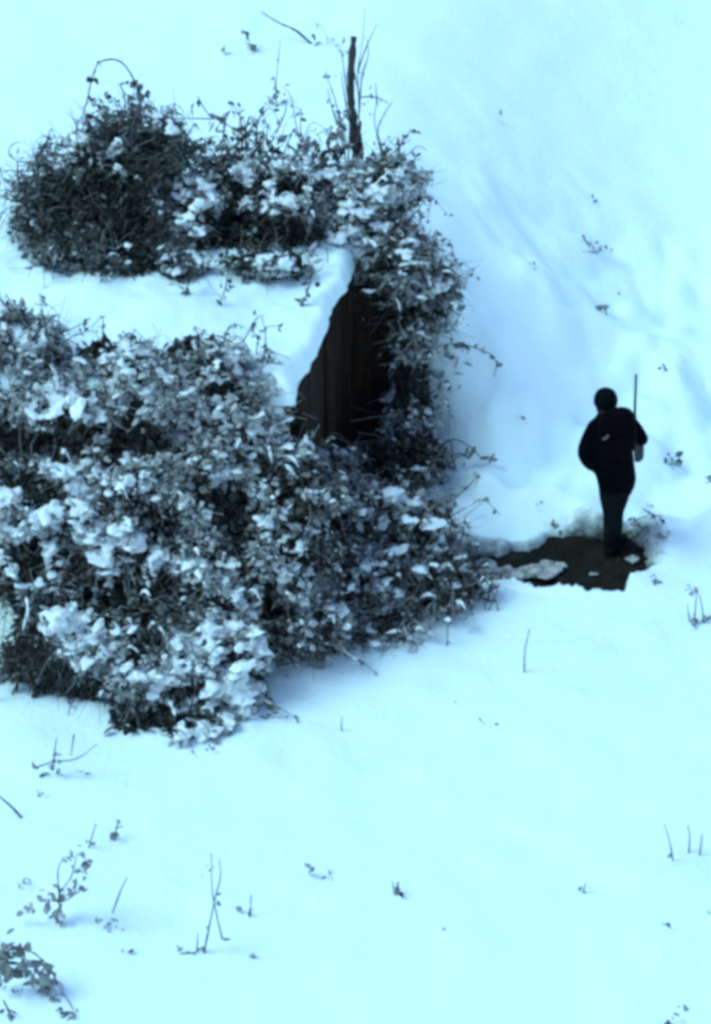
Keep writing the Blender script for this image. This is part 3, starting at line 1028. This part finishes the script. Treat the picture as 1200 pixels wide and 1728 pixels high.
g = Geo()      # trousers
loft(g, [(Lp(1041, 830, .01), .14, .11), (Lp(1041, 812, .0), .16, .125), (Lp(1040, 798, 0), .16, .125)])
for (h, k, a) in ((HIPL, KNL, ANL), (HIPR, KNR, ANR)):
    pts = curve_pts([h + [0, 0, .04], (h + k) / 2, k, (k + a) / 2 + [0, -.02, 0], a + [0, 0, .02]], 16)
    tube(g, pts, np.interp(np.linspace(0, 1, len(pts)), [0, .25, .5, .75, 1], [.105, .092, .072, .068, .058]), 16)
blend('trousers', g, 0.011, M_TROUSER, person, 5)

for (a, toe) in ((ANL, np.array([.0, .20, 0])), (ANR, np.array([.11, .17, 0]))):
    g = Geo()
    tube(g, [a + [0, 0, .12], a + [0, 0, .02], a + [0, -.005, -.03]], [.06, .058, .052], 14)
    bt = a * [1, 1, 0] + [0, 0, .045]
    tube(g, curve_pts([bt - toe * .30, bt, bt + toe * .5 + [0, 0, .004], bt + toe * .95 + [0, 0, -.008]], 12), np.interp(np.linspace(0, 1, len(curve_pts([bt, bt, bt, bt], 12))), [0, .3, .75, 1], [.042, .046, .046, .030]), 12)
    blend('boot', g, 0.008, M_BOOT, person, 3)

g = Geo()      # cap with a turned-up band and a short peak towards the face
th = np.linspace(0, 1, 9)
rings = [(HC + [0, -.004, z * 1.08], rx * 1.12, ry * 1.06) for z, rx, ry in ((-.012, .096, .114), (.005, .099, .118), (.03, .099, .117), (.065, .092, .108), (.095, .078, .09), (.118, .052, .06), (.130, .02, .02))]
loft(g, rings, 26, 2.0)
loft(g, [(HC + [0, .004, -.018], .107, .12), (HC + [0, .0, .03], .112, .125)], 26, 2.0)
blob(g, HC + [0, .12, .0], (.07, .055, .010))
blend('cap', g, 0.007, M_CAP, person, 3)
g = Geo()
blob(g, HC + [0, -.028, -.035], (.089, .086, .082))
blend('hair', g, 0.008, M_HAIR, person, 2)
for s_ in (-1, 1):
    g = Geo()
    blob(g, HC + [s_ * .031, .088, -.005], (.012, .012, .012), sub=2)
    obj('eye', g.mesh('eye', [M_BOOT], True), person)

# backpack on the person's back
pack = thing('backpack', 'dark maroon backpack with a pale patch, worn on the back of the standing person', 'backpack', F0)
PC = Lp(1042, 731, -.235)
g = Geo()
blob(g, PC, (.172, .095, .235), (math.radians(-4), 'Y'), 3.0, 4)
blob(g, PC + [.015, .0, .16], (.13, .085, .10), (math.radians(-4), 'Y'), 2.5, 3)
blend('bag_body', g, 0.009, M_PACK, pack, 4)
g = Geo()
blob(g, PC + [.0, -.095, -.09], (.125, .045, .105), None, 3.2, 3)
obj('pocket', g.mesh('pocket', [M_PACK], True), pack)
g = Geo()
tube(g, curve_pts([PC + [-.135, -.098, -.005], PC + [-.11, -.112, .015], PC + [-.09, -.112, .045]], 8), [.006, .015, .017, .012, .008, .006][:len(curve_pts([PC, PC, PC], 8))] if False else .013, 8)
obj('patch', g.mesh('patch', [M_PATCH], True), pack)
for s_, sx in ((-1, SL), (1, SR)):
    g = Geo()
    tp = np.array([sx[0] * .62 + PC[0] * .38 - .02 * s_, .0, sx[2] + .085])
    tube(g, curve_pts([PC + [s_ * .09, .06, .17], tp + [0, -.07, .0], tp + [0, .05, -.01], tp + [0, .15, -.13], tp + [s_ * .02, .13, -.30]], 20), .019, 8)
    obj('strap', g.mesh('strap', [M_PACK], True), pack)

# long gun carried muzzle up at the right shoulder
rifle = thing('rifle', 'thin long barrelled rifle held muzzle up beside the right shoulder of the person', 'rifle', F0)
YG = .03


def prism(name, poly, y, th, m, parent):
    bm = bmesh.new()
    fr_ = [bm.verts.new(tuple(Lp(px, py, y) + [0, -th / 2, 0])) for px, py in poly]
    bk = [bm.verts.new(tuple(Lp(px, py, y) + [0, th / 2, 0])) for px, py in poly]
    n = len(poly)
    bm.faces.new(fr_)
    bm.faces.new(bk[::-1])
    for i in range(n):
        j = (i + 1) % n
        bm.faces.new((fr_[j], fr_[i], bk[i], bk[j]))
    bmesh.ops.recalc_face_normals(bm, faces=bm.faces)
    bmesh.ops.bevel(bm, geom=bm.edges[:], offset=.006, segments=2, affect='EDGES')
    me = bpy.data.meshes.new(name)
    bm.to_mesh(me)
    bm.free()
    me.materials.append(m)
    return obj(name, me, parent)


g = Geo()
tube(g, [Lp(1073.5, 632, YG), Lp(1071.5, 690, YG), Lp(1070.5, 738, YG)], [.0135, .014, .015], 10)
br = obj('barrel', g.mesh('barrel', [M_GUN], True), rifle)
g = Geo()
blob(g, Lp(1073.3, 634, YG) + [0, .014, .0], (.004, .007, .012), sub=2)
obj('sight', g.mesh('sight', [M_GUN], True), br)
prism('stock', [(1067, 700), (1074, 700), (1076, 738), (1080, 748), (1087, 752), (1086, 772), (1079, 779), (1071, 778), (1069, 755), (1066, 738)], YG - .015, .045, M_STOCK, rifle)
g = Geo()
tube(g, curve_pts([Lp(1076, 742, YG), Lp(1080, 745, YG), Lp(1080, 750, YG)], 8), .004, 6)
obj('trigger_guard', g.mesh('trigger_guard', [M_GUN], True), rifle)
g = Geo()
tube(g, curve_pts([Lp(1072, 702, YG + .02), HR + [0.0, .08, .03], HR + [.0, .09, -.06], Lp(1079, 768, YG + .02)], 14), .008, 6)
obj('sling', g.mesh('sling', [M_BOOT], True), rifle)


# ------------------------------------------------------------------ single plants, canes and sticks
def plant(name, label, cat, base, stems=(), leaf_spots=(), rad=0.008, m=None, seed=1, group=None, frost=0.15, tint=(0, .6), snow=(), lean=0.0, tip=.5):
    """stems: lists of picture points for one upright plane through the base; leaf_spots: (px, py, count, spread px, leaf length m); snow: (px, py, radius m)"""
    R = np.random.default_rng(seed)
    G = on_ground(*base)
    Yb = G[1]
    root = thing(name, label, cat, G, group)

    def P3(px, py, dy=0.0):
        p = at(px, py, Yb + dy)
        if py >= base[1]:
            p = on_ground(px, py)
        return p
    g = Geo()
    for st in stems:
        tot = len(st)
        pts = np.array([P3(px, py, lean * (base[1] - py) / 150 + R.normal(0, .015)) for px, py in st])
        if st[0][1] >= base[1] - 6:
            pts[0][2] -= .04
        c = curve_pts(pts, max(6, 4 * tot))
        tube(g, c, np.linspace(rad, rad * tip, len(c)) * (1 + .12 * R.normal(size=len(c))), 6)
    if g.n:
        obj('stem', g.mesh('stem', [m or M_CANE], True, G), root)
    g = Geo()
    for (px, py, n, spr, ll) in leaf_spots:
        P = np.array([P3(px + R.normal(0, spr), py + R.normal(0, spr), R.normal(0, .03)) for _ in range(n)])
        P[:, 2] = np.maximum(P[:, 2], snow_h(P[:, 0], P[:, 1]) + .004 + R.uniform(0, .02, n))
        Nn = nrm(R.normal(size=(n, 3)) * .8 + [0, -.25, .45])
        Ls = ll * R.uniform(.45, 1.1, n) * (1.5 if name == 'bramble_cane' else 1)
        leaves(g, P, Nn, Ls, Ls * R.uniform(.5, .8, n), np.clip(R.normal(frost * .8 + (.05 if name == 'bramble_cane' else .22), .15, n), 0, .85), R.uniform(tint[0], tint[1], n), R)
    if g.n:
        obj('foliage', g.mesh('foliage', [M_LEAF], False, G), root)
    g = Geo()
    for (px, py, r_) in snow:
        puffs(g, np.array([P3(px, py, -.01)]), np.array([r_]), R, 0.7)
    if g.n:
        obj('snow_cap', g.mesh('snow_cap', [M_PUFF], True, G), root)
    return root


ST = M_STRAW
# --- round the shed and on the slope behind it
plant('bramble_cane', 'hooked bramble cane arching to the left above the round dark bush', 'cane', (232, 400),
      [[(232, 400), (228, 300), (238, 210), (232, 150), (205, 105), (170, 104), (156, 130), (148, 165), (140, 195)]],
      [(228, 300, 14, 10, .08), (232, 240, 16, 12, .08), (236, 190, 14, 12, .08), (228, 150, 9, 9, .075), (248, 155, 3, 3, .07), (156, 130, 6, 4, .06), (148, 165, 4, 4, .05), (170, 104, 2, 3, .05), (140, 190, 2, 3, .05)],
      .011, seed=101)
plant('bramble_cane', 'cane sloping down to the right between the round dark bush and the post', 'cane', (480, 300),
      [[(480, 300), (455, 265), (420, 235), (380, 208), (352, 193), (333, 162)], [(352, 193), (372, 200), (300, 200), (270, 205)]],
      [(336, 172, 3, 4, .08), (420, 236, 4, 8, .07), (450, 260, 6, 9, .07), (470, 290, 6, 9, .08), (310, 200, 5, 14, .06)], .009, seed=102)
plant('bramble_cane', 'short leafy shoot with hanging leaves, just left of the sloping cane', 'cane', (400, 290), [[(400, 290), (398, 250), (404, 210), (405, 178)]],
      [(405, 185, 4, 4, .06), (400, 215, 3, 4, .06), (398, 255, 4, 6, .06)], .006, seed=103)
plant('bramble_cane', 'short leafy shoot curving right, between the sloping cane and the post', 'cane', (445, 280), [[(445, 280), (432, 240), (436, 205), (448, 175)]],
      [(440, 182, 3, 4, .06), (433, 200, 3, 5, .06), (430, 214, 2, 4, .06)], .006, seed=104)
plant('dead_branch', 'bare stick poking out of the snow near the upper edge, leaning left', 'branch', (532, 74), [[(532, 74), (500, 52), (470, 38), (441, 20)]],
      [(531, 70, 4, 5, .09), (500, 53, 1, 2, .05)], .013, seed=105, lean=.3)
plant('leaf_tuft', 'dark cluster of withered leaves in the snow left of the bare stick', 'plant', (424, 84), [[(424, 84), (418, 52)]],
      [(418, 58, 4, 3, .09), (421, 74, 5, 4, .09), (427, 82, 3, 4, .08)], .006, seed=106)
plant('leaf_tuft', 'tiny single leaf in the snow left of the dark leaf cluster', 'plant', (372, 90), [], [(372, 87, 2, 3, .09)], seed=107, frost=.3)
plant('dead_stalk', 'thin upright seed stalk with a bushy grey foot below the bare stick', 'plant', (467, 176), [[(467, 176), (466, 140), (470, 100), (473, 66)], [(467, 170), (463, 130)], [(465, 176), (445, 172)]],
      [(465, 160, 8, 6, .08), (467, 172, 8, 8, .08), (463, 130, 3, 3, .06), (469, 100, 1, 2, .05)], .006, ST, seed=108, frost=.3)
plant('leaf_tuft', 'two small twigs and leaf bits just right of the bare stick foot', 'plant', (556, 75), [[(556, 75), (548, 55), (536, 36)]], [(537, 40, 2, 3, .07), (556, 66, 3, 4, .08)], .004, ST, seed=109, frost=.4)
G_ = on_ground(598, 300)
pt = thing('post', 'dark weathered upright post standing in the pale bramble behind the shed', 'post', G_)
p1, p2 = at(598, 300, G_[1]), at(597, 63, G_[1])
R = np.random.default_rng(5)
cp = [p1 - [0, 0, .2], at(602, 250, G_[1]), at(594, 190, G_[1]), at(592, 130, G_[1]), p2]
g = Geo()
c = curve_pts(cp, 28)
tube(g, c, np.linspace(.058, .034, len(c)) * (1 + .16 * R.normal(size=len(c))), 10)
obj('trunk', g.mesh('trunk', [M_BARK], True, G_), pt)
g = Geo()
for a_, b2 in (((600, 285), (590, 235)), ((596, 250), (608, 205)), ((606, 290), (610, 240))):
    tube(g, curve_pts([at(*a_, G_[1] - .06), at((a_[0] + b2[0]) / 2 + 3, (a_[1] + b2[1]) / 2, G_[1] - .07), at(*b2, G_[1] - .05)], 8), .018, 6)
obj('bark_strip', g.mesh('bark_strip', [M_BARK], True, G_), pt)
plant('sapling', 'bare young sapling with thin forked twigs rising along the right side of the post', 'sapling', (612, 302),
      [[(612, 302), (606, 250), (606, 190), (604, 120), (612, 70), (616, 14)], [(604, 120), (616, 85), (628, 58), (636, 40)], [(606, 190), (611, 130), (622, 90), (617, 60)], [(606, 160), (598, 120), (592, 95)]],
      [(606, 120, 3, 6, .05), (612, 80, 2, 6, .04)], .0095, ST, seed=110, frost=.3, tip=.3)
plant('sapling', 'bare twigs spreading left of the post, with a few dark leaves', 'sapling', (585, 300),
      [[(585, 300), (580, 230), (566, 170), (552, 130), (550, 120)], [(583, 262), (560, 180), (553, 150)], [(588, 270), (590, 200), (582, 130), (576, 90), (570, 85)], [(586, 190), (575, 120)]],
      [(553, 135, 3, 6, .06), (574, 90, 4, 5, .08), (560, 175, 3, 8, .05), (585, 82, 2, 3, .06)], .0095, ST, seed=111, frost=.3, tip=.35)
plant('sapling', 'thin twigs with a roof-like bent leaf stem, right of the post', 'sapling', (655, 275),
      [[(655, 275), (640, 245), (632, 200), (636, 175)], [(645, 260), (638, 220), (650, 190), (662, 172)], [(606, 165), (622, 163), (640, 166), (655, 174)], [(636, 175), (634, 140)]],
      [(622, 164, 4, 7, .07), (640, 168, 3, 6, .06), (640, 235, 5, 8, .06), (625, 190, 2, 5, .06)], .0095, ST, seed=112, frost=.4, tip=.4)
plant('bramble_cane', 'short dark shoot leaning right at the right end of the pale bramble', 'cane', (664, 292), [[(664, 292), (672, 260), (682, 228)]], [(682, 236, 3, 3, .06), (667, 284, 5, 4, .06)], .008, seed=113)
plant('leaf_tuft', 'dark round leaf clump on the snow right of the post', 'plant', (708, 322), [[(722, 292), (735, 290), (755, 288)]], [(705, 308, 16, 9, .08), (714, 300, 9, 7, .08), (697, 316, 6, 6, .08)],
      .003, seed=114, frost=.15)
plant('bramble_cane', 'frosted cane curling down to the right from the creeper over the snow', 'cane', (790, 660),
      [[(700, 600), (740, 585), (775, 580), (805, 588), (828, 598), (838, 612), (834, 635)]],
      [(755, 582, 6, 6, .07), (785, 583, 7, 5, .06), (812, 590, 4, 4, .055), (830, 600, 3, 3, .05), (838, 615, 3, 3, .05), (765, 600, 8, 12, .07), (760, 640, 8, 12, .08)], .007, seed=115, frost=.35)
plant('bramble_cane', 'drooping frosted shoots low on the creeper, left of the person', 'cane', (800, 790),
      [[(730, 760), (765, 742), (795, 755), (815, 775), (832, 770)], [(740, 790), (770, 765), (790, 775)]],
      [(775, 765, 8, 9, .08), (795, 770, 7, 8, .07), (826, 770, 4, 4, .06), (760, 790, 6, 9, .07)], .007, seed=116, frost=.45)
plant('bramble_cane', 'thin shoots hanging off the upper right edge of the creeper', 'cane', (785, 520),
      [[(715, 450), (745, 455), (765, 490), (780, 525)], [(720, 430), (738, 415), (745, 450), (760, 470)]], [(750, 465, 8, 8, .08), (770, 505, 8, 7, .07), (742, 425, 5, 5, .06), (780, 545, 4, 5, .06)],
      .006, seed=117, frost=.35)
# --- shed roof
plant('bramble_cane', 'leafless curling twig over the left end of the round dark bush', 'cane', (60, 340), [[(90, 300), (60, 275), (30, 272), (15, 258), (22, 243), (35, 240)], [(30, 272), (30, 300), (40, 320)]],
      [(20, 262, 2, 3, .06), (60, 275, 3, 7, .06)], .008, seed=118)
plant('bramble_cane', 'upright shoot at the left border of the snowy roof', 'cane', (28, 560), [[(28, 560), (18, 520), (12, 490), (6, 455)]], [(14, 495, 5, 5, .07), (8, 465, 3, 3, .06), (24, 535, 7, 8, .08)], .007, seed=119)
plant('bramble_cane', 'leaning shoot with a few leaves crossing the left part of the snowy roof', 'cane', (80, 560), [[(80, 560), (88, 525), (102, 500), (114, 462)], [(96, 508), (122, 490)]],
      [(88, 518, 8, 6, .07), (120, 491, 2, 3, .06), (78, 540, 7, 7, .08)], .007, seed=120)
for (px, py, s_, lab) in ((520, 500, 121, 'dark hanging sprig on the roof snow near the top of the shed wall'), (378, 505, 122, 'dark hanging sprig on the middle of the roof snow'),
                          (318, 492, 123, 'frosted sprig at the foot of the low snowy bramble, on roof snow')):
    Ys = (CAMZ - 2.26) / -ray(px, py + 8)[2] * ray(px, py + 8)[1]
    G0 = at(px, py, Ys)
    rt = thing('bramble_sprig', lab, 'sprig', G0)
    g = Geo()
    gb2 = Geo()
    R = np.random.default_rng(s_)
    top_ = at(px + 8, py - 55, Ys + .25)
    c = curve_pts([top_, at(px + 4, py - 25, Ys + .06), at(px - 4, py, Ys), at(px - 8, py + 8, Ys - .01)], 10)
    tube(gb2, c, .006, 5)
    P = c[R.integers(2, len(c), 14)] + R.normal(0, .035, (14, 3))
    leaves(g, P, nrm(R.normal(size=(14, 3)) + [0, 0, .4]), .075 * R.uniform(.7, 1.2, 14), .05 * R.uniform(.7, 1.2, 14), np.clip(R.normal(.15, .12, 14), 0, 1), R.uniform(0, .5, 14), R)
    obj('stem', gb2.mesh('stem', [M_CANE], True, G0), rt)
    obj('foliage', g.mesh('foliage', [M_LEAF], False, G0), rt)

# --- right slope
SP_ = 'plant bits poking through the snow'
for (name, lab, base, stems, lf, sd2, fr_) in (
    ('leaf_tuft', 'flat spray of dark leaves on the open slope above the person', (1005, 424), [[(1005, 424), (985, 400), (984, 396)], [(1010, 420), (982, 424)]],
     [(995, 416, 5, 4, .08), (1010, 418, 6, 5, .09), (1024, 420, 3, 4, .08), (985, 400, 2, 2, .06)], 201, .1),
    ('leaf_tuft', 'lone dark speck of leaf highest on the open slope', (1003, 342), [], [(1003, 339, 3, 3, .07)], 202, .05),
    ('leaf_tuft', 'small leaf on the slope between the creeper and the leaf spray', (896, 454), [], [(896, 453, 3, 4, .06)], 203, .35),
    ('dead_stalk', 'small dark pointed leaf standing on the slope below the leaf spray', (1027, 533), [[(1027, 533), (1018, 514)]], [(1022, 524, 3, 3, .08), (1019, 516, 2, 1, .06)], 204, .05),
    ('leaf_tuft', 'faint leaf tip between the leaf spray and the pointed leaf', (1046, 495), [], [(1046, 493, 2, 2, .06)], 205, .3),
    ('leaf_tuft', 'dark dot of leaf right of the rifle muzzle', (1121, 628), [], [(1121, 625, 4, 3, .06)], 206, 0),
    ('leaf_tuft', 'pair of dark leaves beside a snowy rut, right of the person', (1130, 783), [[(1134, 812), (1135, 790)]], [(1129, 779, 6, 4, .08), (1142, 776, 7, 5, .09)], 207, .05),
    ('leaf_tuft', 'single dark leaf at the right border, level with the person', (1195, 812), [], [(1194, 810, 4, 3, .07)], 208, .15),
    ('leaf_tuft', 'grey leaf half sunk in snow on the slope left of the person', (884, 710), [], [(884, 708, 3, 3, .06)], 209, .4),
    ('leaf_tuft', 'dark dot just above the ditch, farthest from the boots', (909, 857), [], [(908, 855, 4, 4, .06)], 210, .15),
    ('leaf_tuft', 'grey leaf bits just above the ditch, nearer to the boots', (937, 884), [], [(936, 880, 5, 6, .07), (955, 902, 5, 8, .07)], 211, .3),
    ('leaf_tuft', 'broken twigs and trampled leaves right of the boots', (1095, 895), [[(1066, 882), (1080, 875), (1092, 870)], [(1072, 885), (1095, 898), (1122, 908)], [(1085, 858), (1100, 868), (1118, 872)]],
     [(1068, 876, 7, 4, .08), (1090, 890, 12, 12, .08), (1105, 865, 9, 10, .07), (1115, 905, 8, 8, .08)], 212, .35),
    ('leaf_tuft', 'dark leaf at the right end of the ditch lip', (1105, 978), [], [(1103, 976, 5, 4, .07), (1085, 968, 3, 8, .06)], 213, .15),
    ('dead_stalk', 'frosted stalk clump with two dark seed heads at the right border below the ditch', (1178, 1050),
     [[(1172, 1050), (1174, 1020), (1176, 996)], [(1190, 1052), (1184, 1020), (1180, 1002)], [(1165, 1048), (1160, 1020)]],
     [(1162, 996, 5, 4, .07), (1177, 994, 5, 4, .07), (1175, 1045, 9, 8, .08), (1194, 1048, 6, 5, .08)], 214, .35),
    ('leaf_tuft', 'pale leaf scrap high on the slope right of the post', (842, 204), [], [(842, 198, 4, 5, .07)], 215, .6),
    # --- foreground
    ('dead_stalk', 'stub of stick wearing a tiny snow cap under the bramble fringe', (754, 1088), [[(754, 1090), (756, 1048)]], [(752, 1080, 2, 2, .05)], 216, .1),
    ('dead_stalk', 'thin faint stem standing alone below the ditch', (885, 1134), [[(885, 1134), (886, 1098), (894, 1060)]], [(885, 1120, 1, 1, .05)], 217, .3),
    ('dead_stalk', 'short upright stub alone in the snow below the thicket', (576, 1232), [[(576, 1233), (577, 1209)]], [], 218, .2),
    ('leaf_tuft', 'tiny pale leaf lying right of the upright stub', (757, 1188), [], [(757, 1186, 2, 4, .06)], 219, .45),
    ('leaf_tuft', 'two flat leaf scraps on the open foreground snow, farthest right of the stub', (826, 1227), [], [(813, 1219, 1, 2, .06), (829, 1226, 2, 3, .07)], 220, .35),
    ('leaf_tuft', 'grey pair of leaves pressed in the snow left of the dark leaf bud', (537, 1480), [], [(524, 1466, 4, 4, .08), (550, 1480, 5, 6, .08)], 221, .5),
    ('leaf_tuft', 'dark leaf bud standing alone in the lower middle snow', (667, 1510), [[(667, 1510), (662, 1486)], [(668, 1510), (673, 1488)]], [(667, 1506, 6, 3, .07), (668, 1494, 3, 3, .06)], 222, .12),
    ('leaf_tuft', 'small speck of leaf below and right of the dark leaf bud', (748, 1574), [], [(748, 1571, 3, 3, .05)], 223, .25),
    ('leaf_tuft', 'small leaf with a tiny side sprout in the lower right snow', (984, 1506), [[(984, 1505), (988, 1490)]], [(984, 1502, 3, 2, .06), (996, 1497, 1, 2, .05)], 224, .15),
    ('dead_stalk', 'longest of three bare stalks at the right border, leaning left', (1135, 1451), [[(1137, 1452), (1130, 1420), (1121, 1390)]], [(1134, 1445, 2, 2, .05)], 225, .1),
    ('dead_stalk', 'upright middle one of three bare stalks at the right border', (1162, 1438), [[(1162, 1440), (1164, 1415), (1161, 1393)]], [], 226, .1),
    ('dead_stalk', 'shortest of three bare stalks, closest to the right border', (1180, 1443), [[(1180, 1444), (1183, 1425), (1185, 1408)]], [], 227, .1),
    ('leaf_tuft', 'grey leaf edge in the snow below the three bare stalks', (1125, 1568), [], [(1125, 1562, 3, 3, .07)], 228, .35),
    ('leaf_tuft', 'dark leaf tip cut by the right border below the three stalks', (1196, 1542), [], [(1195, 1540, 3, 3, .07)], 229, .1),
    ('leaf_tuft', 'small leaf in the bluish hollow of the lower right corner', (1152, 1698), [], [(1152, 1695, 3, 3, .07)], 230, .15),
    ('leaf_tuft', 'dark leaf on the bottom border near the lower right corner', (1133, 1724), [], [(1132, 1720, 5, 4, .08)], 231, .05),
    ('leaf_tuft', 'dark sprig lying right under the tip of the front bramble', (450, 1212), [[(440, 1215), (460, 1203), (470, 1198)]], [(446, 1208, 4, 5, .07), (464, 1202, 4, 4, .07)], 232, .1),
    ('leaf_tuft', 'stray leaves beneath the front bramble, between it and the lone dot', (335, 1268), [], [(325, 1272, 2, 3, .05), (350, 1262, 3, 5, .06)], 233, .3),
    ('dead_stalk', 'dead stalk with a curled leaf collar on the left foreground snow', (85, 1312), [[(90, 1300), (93, 1262), (96, 1245)], [(60, 1295), (90, 1286), (130, 1280), (165, 1255)], [(125, 1240), (120, 1275)]],
     [(92, 1300, 7, 6, .08), (78, 1312, 5, 3, .08), (65, 1296, 3, 3, .07), (95, 1280, 4, 4, .07)], 234, .3),
    ('leaf_tuft', 'dark round speck right of the curled leaf collar', (140, 1308), [], [(140, 1305, 4, 3, .06)], 235, .1),
    ('leaf_tuft', 'slim grey leaf below the curled leaf collar', (68, 1345), [[(72, 1348), (62, 1332)]], [(68, 1340, 3, 3, .07)], 236, .4),
    ('dead_branch', 'thin stick lying at the left border of the foreground snow', (40, 1380), [[(42, 1380), (20, 1362), (-8, 1338)]], [], 237, .2),
    ('leaf_tuft', 'upright grey leaf pair above the tall forked stalk, to its left', (196, 1414), [[(190, 1416), (200, 1384)]], [(195, 1405, 6, 5, .09), (199, 1392, 3, 3, .07)], 238, .4),
    ('dead_stalk', 'faint grass blade between the leaf pair and the grey shrublet', (150, 1428), [[(148, 1430), (156, 1410), (162, 1390)]], [(154, 1415, 3, 4, .07)], 239, .6),
    ('dead_shrub', 'grey ragged shrublet with dark leaves low in the left foreground', (105, 1560),
     [[(105, 1545), (100, 1510), (120, 1480), (130, 1440)], [(100, 1510), (98, 1470), (108, 1445)], [(88, 1520), (110, 1520), (140, 1500)], [(90, 1540), (105, 1565)]],
     [(133, 1438, 8, 6, .09), (138, 1465, 16, 9, .09), (108, 1448, 4, 3, .07), (130, 1500, 12, 9, .09), (100, 1520, 22, 11, .09), (50, 1533, 9, 6, .09), (100, 1548, 8, 6, .08), (70, 1520, 10, 12, .08)], 240, .5),
    ('leaf_tuft', 'faint leaf dots left of the grey shrublet', (38, 1498), [], [(34, 1492, 3, 3, .06), (46, 1484, 2, 3, .06)], 241, .5),
    ('leaf_tuft', 'pale round leaf clump right of the grey shrublet', (180, 1566), [[(190, 1540), (205, 1500), (215, 1480)]], [(178, 1556, 8, 7, .08), (202, 1565, 2, 5, .06)], 242, .6),
    ('leaf_tuft', 'two leaf specks below the pale round clump', (222, 1606), [], [(207, 1606, 3, 3, .05), (225, 1603, 3, 2, .06)], 243, .4),
    ('dead_stalk', 'tall forked dry stalk with a few seed bits in the lower left snow', (345, 1608),
     [[(343, 1606), (352, 1570), (362, 1520), (372, 1480), (370, 1450)], [(375, 1584), (366, 1545), (358, 1500), (357, 1440)], [(332, 1606), (334, 1575)], [(303, 1604), (335, 1606)]],
     [(357, 1465, 3, 3, .05), (342, 1472, 2, 2, .05), (352, 1568, 3, 3, .05), (332, 1603, 5, 4, .06), (304, 1603, 3, 3, .06), (377, 1583, 3, 2, .06), (366, 1515, 3, 4, .06)], 244, .35),
    ('dead_stalk', 'small faint upright sprout right of the tall forked stalk', (421, 1545), [[(421, 1548), (424, 1510)]], [(421, 1536, 5, 4, .07)], 245, .4),
    ('leaf_tuft', 'faint speck of leaf straight below the small upright sprout', (422, 1614), [], [(422, 1611, 3, 3, .06)], 246, .55),
    ('dead_shrub', 'large dark leaf clump with an arching leaf at the lower left border', (30, 1680),
     [[(36, 1600), (60, 1610), (85, 1635), (100, 1665), (125, 1705)], [(38, 1640), (42, 1610), (36, 1598)], [(0, 1650), (10, 1600)], [(4, 1680), (20, 1725)]],
     [(8, 1610, 26, 9, .13), (15, 1628, 14, 6, .13), (42, 1608, 8, 4, .10), (60, 1640, 18, 8, .13), (72, 1652, 14, 7, .13), (88, 1655, 6, 6, .09), (8, 1660, 9, 6, .09), (30, 1670, 3, 4, .07), (98, 1680, 5, 5, .08)], 247, .3),
    ('dead_branch', 'slanted dark leaf stem in the lower left corner', (24, 1716), [[(26, 1718), (14, 1704), (6, 1688)]], [(14, 1703, 4, 4, .08)], 248, .1),
    ('leaf_tuft', 'curved grey leaf lying on the bottom border near the lower left corner', (110, 1716), [[(92, 1720), (110, 1708), (128, 1712)]], [(110, 1711, 7, 7, .09), (122, 1706, 3, 3, .08)], 249, .3),
    ('grass_tuft', 'dead grass stems between the bramble fringe and the ditch', (800, 1030),
     [[(820, 1030), (816, 1000), (808, 975)], [(822, 1030), (836, 1005), (842, 985)], [(795, 1028), (798, 990)], [(842, 1032), (836, 1010), (830, 995)], [(770, 1030), (778, 995)]],
     [(800, 1040, 7, 12, .06), (775, 1015, 12, 12, .07)], 250, .4),
):
    kind = {'leaf_tuft': 'plant', 'dead_stalk': 'stalk', 'dead_branch': 'stick', 'dead_shrub': 'shrub', 'grass_tuft': 'grass'}[name]
    plant(name, lab, kind, base, stems, lf, .0075 if name != 'dead_branch' else .012, ST if name != 'dead_branch' else M_CANE, seed=sd2, group=SP_, frost=fr_, tint=(0, .5),
          snow=[(756, 1046, .028)] if sd2 == 216 else ())

# --- lumps of snow left lying in the ditch
for k, (px, py, r_, lab) in enumerate(((918, 962, .17, 'round pale lump of snow in the ditch, left of the boots'), (862, 968, .13, 'long flat lump of snow in the middle of the ditch'),
                                       (803, 962, .13, 'dirty lump of snow where the ditch meets the bramble'), (1000, 968, .035, 'thin sliver of snow on the mud in front of the boots'),
                                       (1066, 944, .06, 'thin sliver of snow on the mud right of the boots'))):
    R = np.random.default_rng(300 + k)
    d = ray(px, py)
    t0 = 30.0
    for _ in range(30):
        p = d * t0
        t0 = (float(mud_h(p[:1], p[1:2])[0]) + .03 - CAMZ) / d[2]
    p = d * t0 + [0, 0, CAMZ]
    g = Geo()
    Q = p + R.normal(0, 1, (9, 3)) * [r_ * .7, r_ * .3, r_ * .08]
    puffs(g, Q, r_ * R.uniform(.3, .65, 9), R, .5)
    gg = Geo()
    gg.V, gg.T, gg.Q, gg.A, gg.n = g.V, g.T, g.Q, g.A, g.n
    o = blend('snow_clod', gg, 0.015, M_SLUSH, None, 2, p)
    o.location = p
    o['label'], o['category'], o['group'] = lab, 'snow', 'snow lumps in the ditch'
